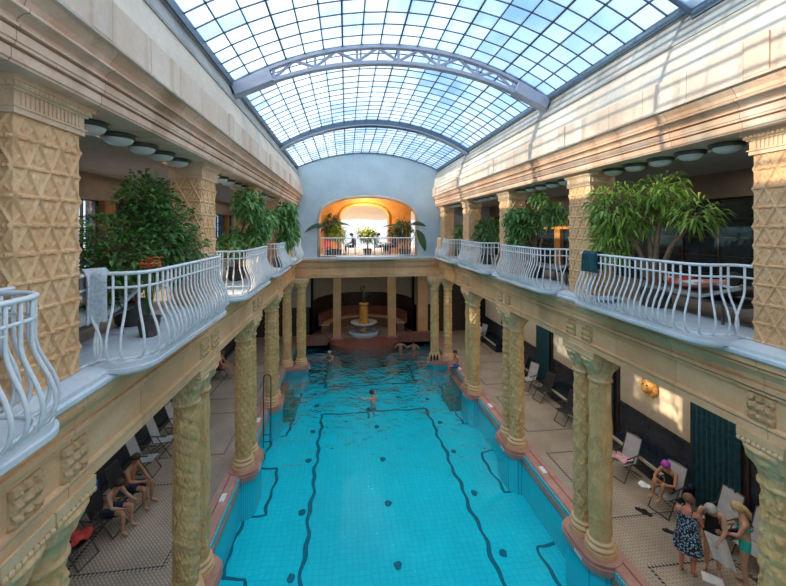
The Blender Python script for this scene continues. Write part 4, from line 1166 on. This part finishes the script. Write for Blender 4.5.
# ------------------------------------------------------------------ people
def grow(edges, nodes, sub=1):
    me = bpy.data.meshes.new('tmp'); bm = bmesh.new(); lay = bm.verts.layers.skin.verify(); idx = {}
    for i, (k, (p, r)) in enumerate(nodes.items()):
        v = bm.verts.new(p); idx[k] = v; rr = r if isinstance(r, tuple) else (r, r)
        v[lay].radius = rr; v[lay].use_root = (i == 0)
    for a, b_ in edges: bm.edges.new((idx[a], idx[b_]))
    bm.to_mesh(me); bm.free()
    o = bpy.data.objects.new('tmp', me); COL.objects.link(o)
    s_ = o.modifiers.new('s', 'SKIN'); s_.use_smooth_shade = True; s_.branch_smoothing = .6
    u = o.modifiers.new('u', 'SUBSURF'); u.levels = sub; u.render_levels = sub
    dg = bpy.context.evaluated_depsgraph_get(); dg.update()
    out = bpy.data.meshes.new_from_object(o.evaluated_get(dg))
    bpy.data.objects.remove(o); bpy.data.meshes.remove(me)
    return out
STAND = dict(pel=(0,0,.92), wai=(0,.0,1.08), che=(0,.01,1.26), neb=(0,0,1.39), hea=(0,.04,1.53),
    shoL=(-.165,0,1.345), shoR=(.165,0,1.345), elbL=(-.21,-.03,1.08), elbR=(.21,-.03,1.08), wriL=(-.22,.06,.86), wriR=(.22,.06,.86),
    hipL=(-.09,0,.86), hipR=(.09,0,.86), kneL=(-.10,.02,.48), kneR=(.10,.02,.48), ankL=(-.10,-.02,.08), ankR=(.10,-.02,.08))
SIT = dict(pel=(0,-.04,.52), wai=(0,-.06,.68), che=(0,-.02,.87), neb=(0,.02,1.01), hea=(0,.08,1.15),
    shoL=(-.17,0,.97), shoR=(.17,0,.97), elbL=(-.23,.10,.72), elbR=(.23,.10,.72), wriL=(-.12,.32,.62), wriR=(.12,.32,.62),
    hipL=(-.09,0,.50), hipR=(.09,0,.50), kneL=(-.14,.42,.52), kneR=(.14,.42,.52), ankL=(-.13,.40,.09), ankR=(.13,.40,.09))
def person(label, loc, rz, pose, skin='skin', hair='hairdark', garments=(), build=1.0, tail=0, cap=None, base=STAND, face=None, group=None, scale=1.0, bald=False):
    J = dict(base); J.update(pose); J = {k: Vector(v) for k, v in J.items()}
    t = thing('person', label, 'person', loc, rz, group); t.scale = (scale,)*3
    n = {}; e = []; w = build
    fw = Vector(face) if face else Vector((0,1,-.1)); fw.normalize()
    hd = J['hea']; nk = J['neb']; upv = (hd-nk).normalized(); fw = (fw-upv*fw.dot(upv)*.6).normalized(); sd = fw.cross(upv).normalized()
    def nd(k, p, r, *to):
        n[k] = (Vector(p), r)
        for q in to: e.append((q, k))
    nd('pel', J['pel'], .115*w); nd('wai', J['wai'], .10*w, 'pel'); nd('che', J['che'], .125*w, 'wai'); nd('neb', nk, .062, 'che')
    nd('nec', nk.lerp(hd,.4), .05, 'neb'); nd('he1', hd-upv*.045, .066, 'nec'); nd('he2', hd+upv*.03, .082, 'he1'); nd('he3', hd+upv*.085, .06, 'he2')
    nd('chin', hd-upv*.055+fw*.055, .04, 'he1'); nd('nose', hd-upv*.005+fw*.098, .012, 'he2')
    for s_, q in (('L',-1),('R',1)):
        nd('sho'+s_, J['sho'+s_], .056*w, 'che'); nd('ua'+s_, J['sho'+s_].lerp(J['elb'+s_],.5), .046*w, 'sho'+s_)
        nd('elb'+s_, J['elb'+s_], .038*w, 'ua'+s_); nd('fa'+s_, J['elb'+s_].lerp(J['wri'+s_],.35), .039*w, 'elb'+s_); nd('wri'+s_, J['wri'+s_], .026, 'fa'+s_)
        d = (J['wri'+s_]-J['elb'+s_]).normalized(); a = d.cross(fw)
        if a.length < .1: a = d.cross(Vector((0,0,1)))
        a.normalize(); c = d.cross(a)
        nd('pal'+s_, J['wri'+s_]+d*.065, .030, 'wri'+s_)
        for i in range(4):
            o_ = a*(.026*(i-1.5)); l = (.060,.072,.068,.052)[i]; p0 = J['wri'+s_]+d*.095+o_
            nd('f%d%s' % (i,s_), p0, .0095, 'pal'+s_); nd('g%d%s' % (i,s_), p0+d*l*.55-c*.012, .0085, 'f%d%s' % (i,s_)); nd('h%d%s' % (i,s_), p0+d*l*.9-c*.035, .007, 'g%d%s' % (i,s_))
        th = J['wri'+s_]+d*.035; nd('t0'+s_, th-a*.038-c*.008, .0105, 'wri'+s_); nd('t1'+s_, th-a*.048+d*.035-c*.02, .009, 't0'+s_)
        nd('hip'+s_, J['hip'+s_], .088*w, 'pel'); nd('th'+s_, J['hip'+s_].lerp(J['kne'+s_],.45), .074*w, 'hip'+s_); nd('kne'+s_, J['kne'+s_], .052*w, 'th'+s_)
        nd('ca'+s_, J['kne'+s_].lerp(J['ank'+s_],.35), .052*w, 'kne'+s_); nd('ank'+s_, J['ank'+s_], .034, 'ca'+s_)
        tt = J.get('toe'+s_) or J['ank'+s_]+Vector((q*.03,.16,-.05)); nd('ft'+s_, J['ank'+s_].lerp(tt,.55)+Vector((0,0,-.012)), .034, 'ank'+s_); nd('toe'+s_, tt, .026, 'ft'+s_)
    me = grow(e, n); me.materials.clear(); me.materials.append(M[skin])
    bo = bpy.data.objects.new('body', me); COL.objects.link(bo); bo.parent = t
    keys = list(n); pts = [n[k][0] for k in keys]
    owner = [keys[min(range(len(pts)), key=lambda i: (pts[i]-v.co).length_squared/(n[keys[i]][1]**.8))] for v in me.vertices]
    for gname, gm, test, off in garments:
        vs = {}; b = B()
        for p in me.polygons:
            if all(test(owner[i], me.vertices[i].co, J) for i in p.vertices):
                f = []
                for i in p.vertices:
                    if i not in vs: vs[i] = len(b.v); v = me.vertices[i]; b.v.append(tuple(v.co+v.normal*off))
                    f.append(vs[i])
                b.f.append(tuple(f))
        if b.f: link(gname, b, M[gm], t, smooth=True)
    # face and hair
    eb = B()
    for q in (-1, 1): eb.ball(hd+fw*.088+sd*q*.032+upv*.018, .011, 8, 6)
    link('eyes', eb, M['eye'], t); link('mouth', B().tube([hd+fw*.088-upv*.045-sd*.022, hd+fw*.096-upv*.047, hd+fw*.088-upv*.045+sd*.022], .006, 5), M['lips'], t)
    link('ears', B().ball(hd+sd*.088-upv*.005, .022, 8, 6).ball(hd-sd*.088-upv*.005, .022, 8, 6), M[skin], t, smooth=True)
    if not bald:
        hb = B(); nu, nv = 20, 10
        def hf(u, v):
            a = u*2*pi; lim = .50+.28*(.5-.5*cos(a)) if not cap else .52
            ph = v*lim*pi; d = upv*cos(ph)+(fw*cos(a)+sd*sin(a))*sin(ph)
            return hd+upv*.03-fw*.006+d*(.110 if v < .99 else .098)
        hb.grid(nu, nv, hf, wrap=True)
        if tail:
            p0 = hd-fw*.10+upv*.0; hb.tube([hd-fw*.05+upv*.05, p0, p0-fw*.03-upv*.12*tail, p0-upv*.26*tail], [.06,.055,.05,.02], 8)
        link('swim_cap' if cap else 'hair', hb, M[cap or hair], t, smooth=True)
    return t
tor = ('pel','wai','che','hipL','hipR')
def top_low(o, c, J, top=.0): return o in tor
def g_trunks(o, c, J): return o in ('pel','hipL','hipR','thL','thR')
def g_brief(o, c, J): return o in ('pel','hipL','hipR')
def g_suit(o, c, J): return o in ('pel','wai','che','hipL','hipR')
def g_tank(o, c, J): return o in ('pel','wai','che','hipL','hipR','neb') and o != 'neb'
def g_bra(o, c, J): return o == 'che'
# right deck, three standing
fr = dict(elbL=(-.22,.10,1.10), elbR=(.22,.10,1.10), wriL=(-.14,.30,1.00), wriR=(.14,.30,1.00), hea=(0,.09,1.51), neb=(0,.03,1.38))
pA = person('woman with brown hair in a navy dress with pale pattern, standing on the right deck', (6.97,6.80,0), -1.05, fr, 'skinpink', 'hairbrown', (), 1.12, 0, face=(0,1,-.5), scale=.98)
def skirt(t, mat, z0, z1, r0, r1, y=0, top=None, name='dress'):
    pr = [(r0,z0),(r0*.99,z0+.01)]
    b = B().grid(36, 14, lambda u, v: ((r0+(r1-r0)*v+.012*sin(u*2*pi*9)*(1-v))*1.12*cos(u*2*pi), y+(r0+(r1-r0)*v+.012*sin(u*2*pi*9)*(1-v))*.88*sin(u*2*pi), z0+(z1-z0)*v), wrap=True)
    if top: b.grid(36, 10, lambda u, v: ((r1+(top[1]-r1)*v)*1.12*cos(u*2*pi), y+.01*v+(r1+(top[1]-r1)*v)*.90*sin(u*2*pi), z1+(top[0]-z1)*v), wrap=True)
    link(name, b, M[mat], t, smooth=True)
skirt(pA, 'dress', .54, 1.0, .235, .165, 0, (1.30,.160))
link('straps', B().tube([(-.09,-.135,1.29),(-.10,-.07,1.40),(-.09,.08,1.40),(-.08,.14,1.29)], .012, 6).tube([(.09,-.135,1.29),(.10,-.07,1.40),(.09,.08,1.40),(.08,.14,1.29)], .012, 6), M['dress'], pA)
pB = person('bald-headed bather in a black tank suit bending over a white towel on the right deck', (7.56,6.80,0), 2.2, dict(fr, che=(0,.06,1.24), neb=(0,.14,1.34), hea=(0,.25,1.43), shoL=(-.17,.09,1.31), shoR=(.17,.09,1.31), elbL=(-.22,.20,1.06), elbR=(.22,.20,1.06), wriL=(-.14,.36,.92), wriR=(.14,.36,.92)), 'skin', 'hairgrey', (('tank_suit','black',g_suit,.012),), 1.12, face=(0,.8,-.7), scale=.98)
pC = person('blond woman in a turquoise bikini seen from behind on the right deck', (7.86,6.42,0), .75, dict(fr, hea=(0,.10,1.50), neb=(0,.04,1.385)), 'skin', 'hairblond', (('bikini_bottom','bikini',g_brief,.012),), 1.0, .8, face=(0,1,-.6), scale=1.0)
link('bikini_top', B().grid(32, 4, lambda u, v: (.158*cos(u*2*pi), .012+.136*sin(u*2*pi), 1.185+.055*v), wrap=True), M['bikini'], pC, smooth=True)
# towels in their hands
def sheet(name, label, pts, mat, cat='towel'):
    """cloth hanging between corner points a,b (top) and c,d (bottom)"""
    a, b_, c, d = [Vector(p) for p in pts]; nrm = (b_-a).cross(c-a).normalized()
    f = lambda o_: (lambda u, v: (a.lerp(b_,u)).lerp(c.lerp(d,u),v)+nrm*(o_+.03*sin(u*10)*(.3+v)))
    return tag(link(name, B().grid(14,10,f(0)).grid(14,10,f(.012)), M[mat], smooth=True), label, cat)
sheet('towel', 'pale blue-white towel hanging from the hands of the woman in the dress', [(7.12,6.98,1.00),(7.22,6.78,.99),(7.10,6.96,.38),(7.24,6.76,.40)], 'paleblue')
sheet('towel', 'white towel held open by the bather in black', [(7.16,6.62,1.02),(7.46,6.44,.96),(7.32,6.55,.48),(7.60,6.36,.36)], 'whitetowel')
# seated woman with purple cap: knees drawn up
pD = person('woman in a purple swim cap and black swimsuit sitting with drawn-up knees', (8.02,8.42,0), HP+.25,
   dict(pel=(0,-.12,.53), wai=(0,-.16,.68), che=(0,-.15,.87), neb=(0,-.10,1.0), hea=(0,-.02,1.12), shoL=(-.17,-.13,.97), shoR=(.17,-.13,.97), elbL=(-.24,.05,.75), elbR=(.24,.05,.75), wriL=(-.10,.26,.76), wriR=(.10,.26,.76),
        hipL=(-.09,-.08,.52), hipR=(.09,-.08,.52), kneL=(-.10,.26,.80), kneR=(.10,.26,.80), ankL=(-.09,.36,.42), ankR=(.09,.36,.42), toeL=(-.10,.52,.40), toeR=(.10,.52,.40)), 'skintan', 'hairdark', (('swimsuit','black',g_suit,.010),), 1.0, cap='purple', base=SIT, face=(0,1,-.7))
# left deck: two seated men
person('dark-haired man in dark trunks on the left deck chair, the nearer one, leaning forward', (-5.50,9.50,0), -HP-.15,
   dict(che=(0,.05,.86), neb=(0,.13,.98), hea=(0,.21,1.10), shoL=(-.18,.10,.94), shoR=(.18,.10,.94), elbL=(-.24,.22,.70), elbR=(.24,.22,.70), wriL=(-.20,.42,.62), wriR=(.14,.42,.62)), 'skin', 'hairdark', (('trunks','navycl',g_trunks,.014),), 1.05, base=SIT, face=(0,1,-.3))
person('tanned dark-haired man on the left deck, the farther one, arms on his knees', (-5.44,10.28,0), -HP-.15,
   dict(che=(0,.0,.90), neb=(0,.05,1.03), hea=(0,.10,1.17), elbL=(-.24,.12,.74), elbR=(.24,.12,.74), wriL=(-.08,.34,.66), wriR=(.08,.34,.66)), 'skintan', 'hairdark', (('trunks','navycl',g_trunks,.014),), 1.08, base=SIT, face=(.3,1,-.1), scale=1.04)
person('small seated person in red far down the left deck', (-5.9,18.6,0), -HP, {}, 'skin', 'hairbrown', (('top','redcl',g_suit,.02),), base=SIT)
deck_chair((-5.96,18.6,0), -HP, 'darkfab', 'dark chair under the small person in red, far left deck')
person('bather in blue shorts sitting on the pool edge by the far right column', (5.62,18.35,-.34), HP, dict(ankL=(-.13,.42,.12), ankR=(.13,.42,.12)), 'skinpink', 'hairdark', (('shorts','bluebrt',g_trunks,.02),), base=SIT)
person('person in a white robe sitting far back on the right deck', (8.3,22.4,0), HP+.4, {}, 'skin', 'hairgrey', (('robe','whitetowel',lambda o,c,J: o[:2] not in ('he','ne','ch','no') or o == 'che',.02),), base=SIT)
deck_chair((8.36,22.4,0), HP+.4, 'lightfab', 'pale chair under the person in a white robe')
# bathers in the water (standing on the pool floor, water to the chest)
wp = dict(elbL=(-.30,.12,.86), elbR=(.30,.12,.86), wriL=(-.36,.34,.88), wriR=(.34,.34,.88), kneL=(-.12,.30,.40), kneR=(.12,.30,.40), ankL=(-.12,.05,.14), ankR=(.12,.05,.14), wai=(0,-.04,.70), che=(0,0,.88))
TR = (('trunks','navycl',g_trunks,.012),)
person('swimmer in the middle of the pool, head and shoulders above the water', (1.13,15.7,-1.02), .4, wp, 'skin', 'hairdark', TR, 1.05, base=SIT, face=(0,1,0))
person('bather in the splashing water at the far left of the pool', (-.85,21.4,-1.08), 2.4, wp, 'skin', 'hairblond', TR, 1.0, base=SIT)
person('sunburnt bather by the right pier of the far recess, left one of two', (3.35,22.5,-.92), 3.0, wp, 'skinpink', 'hairbrown', TR, 1.15, base=SIT)
person('sunburnt bather by the right pier of the far recess, right one of two', (4.15,22.4,-.98), 2.8, wp, 'skinpink', 'hairdark', TR, 1.1, base=SIT)
# lying bather on the right gallery (built upright, laid down)
lie = dict(pel=(0,0,.12), wai=(0,.16,.13), che=(0,.34,.16), neb=(0,.47,.21), hea=(0,.60,.28), shoL=(-.17,.42,.19), shoR=(.17,.42,.19), elbL=(-.25,.18,.14), elbR=(.25,.18,.14), wriL=(-.22,-.06,.13), wriR=(.22,-.06,.13),
    hipL=(-.09,-.05,.11), hipR=(.09,-.05,.11), kneL=(-.11,-.45,.16), kneR=(.11,-.45,.16), ankL=(-.10,-.85,.08), ankR=(.10,-.85,.08), toeL=(-.12,-.92,.20), toeR=(.12,-.92,.20))
person('sunburnt bather lying on the lounger of the right gallery', (5.92,5.62,GF+.38), pi, lie, 'skinpink', 'hairdark', (('trunks','redcl',g_trunks,.014),), 1.1, face=(0,-.2,1))
# cafe guests
for i, (x, y, rz, col, lab) in enumerate(((.42,21.45,HP,'black','guest in black at the left cafe table beyond the far railing'),(2.80,21.4,HP,'navycl','guest in navy at the right cafe table beyond the far railing, right side'),(1.80,21.4,-HP,'whitetowel','guest in white at the right cafe table beyond the far railing, near the bush'))):
    person(lab, (x,y,5.6), rz, {}, 'skin', 'hairdark', (('shirt',col,lambda o,c,J: o in tor or o[:3] in ('sho','elb') or o[:2] == 'ua',.015),('trousers','black',lambda o,c,J: o[:2] in ('th','kn','ca','hi') or o == 'pel',.012)), base=SIT, group='cafe guests')
#PARTZ
# ------------------------------------------------------------------ light, sky, camera
w = bpy.data.worlds.new('sky'); sc.world = w; w.use_nodes = True
nt = w.node_tree; L = nt.links.new; bg = nt.nodes['Background']
tc = N(nt, 'ShaderNodeTexCoord')
nz = N(nt, 'ShaderNodeTexNoise', Scale=3.2, Detail=6.0, Roughness=.55); L(tc.outputs['Generated'], nz.inputs['Vector'])
rp = ramp(nt, [(.40, (.22,.46,.82)), (.50, (.55,.76,.98)), (.60, (1.0,1.0,1.0))]); L(nz.outputs['Fac'], rp.inputs['Fac'])
L(rp.outputs['Color'], bg.inputs['Color']); bg.inputs['Strength'].default_value = .72
def light(kind, name, loc, energy, color=(1,1,1), **kw):
    l = bpy.data.lights.new(name, kind); l.energy = energy; l.color = color
    for k, v in kw.items(): setattr(l, k, v)
    o = bpy.data.objects.new(name, l); COL.objects.link(o); o.location = loc
    return o
sun = light('SUN', 'sun', (0,0,20), 5.6, (1,.78,.54), angle=.012)
sun.rotation_euler = Vector((.94,.063,-.325)).to_track_quat('-Z','Y').to_euler()
zen = light('SUN', 'overhead_fill', (0,0,22), 1.9, (1,.93,.84), angle=2.4)  # added overhead fill that brightens the hall, on top of the sky
# fill added under gallery, aisle and far room ceilings, then the cafe lamp
for nm, s in SIDES:
    for k in range(0, 5):
        light('AREA', 'gallery_fill', (X(s,-1.7), yp(k)+S/2, 8.25), 3, (1,.93,.84), size=2.0)  # added fill; the dome lamps themselves give no light
        light('AREA', 'aisle_fill', (X(s,-2.0), yp(k)+S/2-1.0, 4.45), 9 if s < 0 else 18, (.86,.93,1) if s < 0 else (1,.92,.82), size=2.0)  # added fill over the aisle decks
light('AREA', 'recess_fill', (1.2, 23.4, 4.4), 10, (1,.85,.65), size=2.0)  # added fill that lifts the far recess
light('POINT', 'cafe_light', (1.2, 21.6, 8.1), 110, (1,.70,.38), shadow_soft_size=.2)

cam = bpy.data.cameras.new('camera'); co = bpy.data.objects.new('camera', cam); COL.objects.link(co); sc.camera = co
F, VX, HY = 370.9, 345.7, 229.05
cam.sensor_width = 36; cam.lens = 36*F/786; cam.shift_x = 0; cam.shift_y = (HY-293)/786
yaw = math.atan((393-VX)/F)
co.location = (0,0,7.1); co.rotation_euler = (pi/2, 0, -yaw)
cam.clip_start = .05; cam.clip_end = 300
vs = sc.view_settings; vs.view_transform = 'Standard'; vs.look = 'None'; vs.gamma = 1; vs.use_curve_mapping = False; vs.exposure = 1.18
sc.cycles.use_denoising = True; sc.cycles.max_bounces = 8; sc.cycles.diffuse_bounces = 5; sc.cycles.transparent_max_bounces = 12
sc.cycles.sample_clamp_indirect = 6; sc.cycles.caustics_reflective = False; sc.cycles.caustics_refractive = False
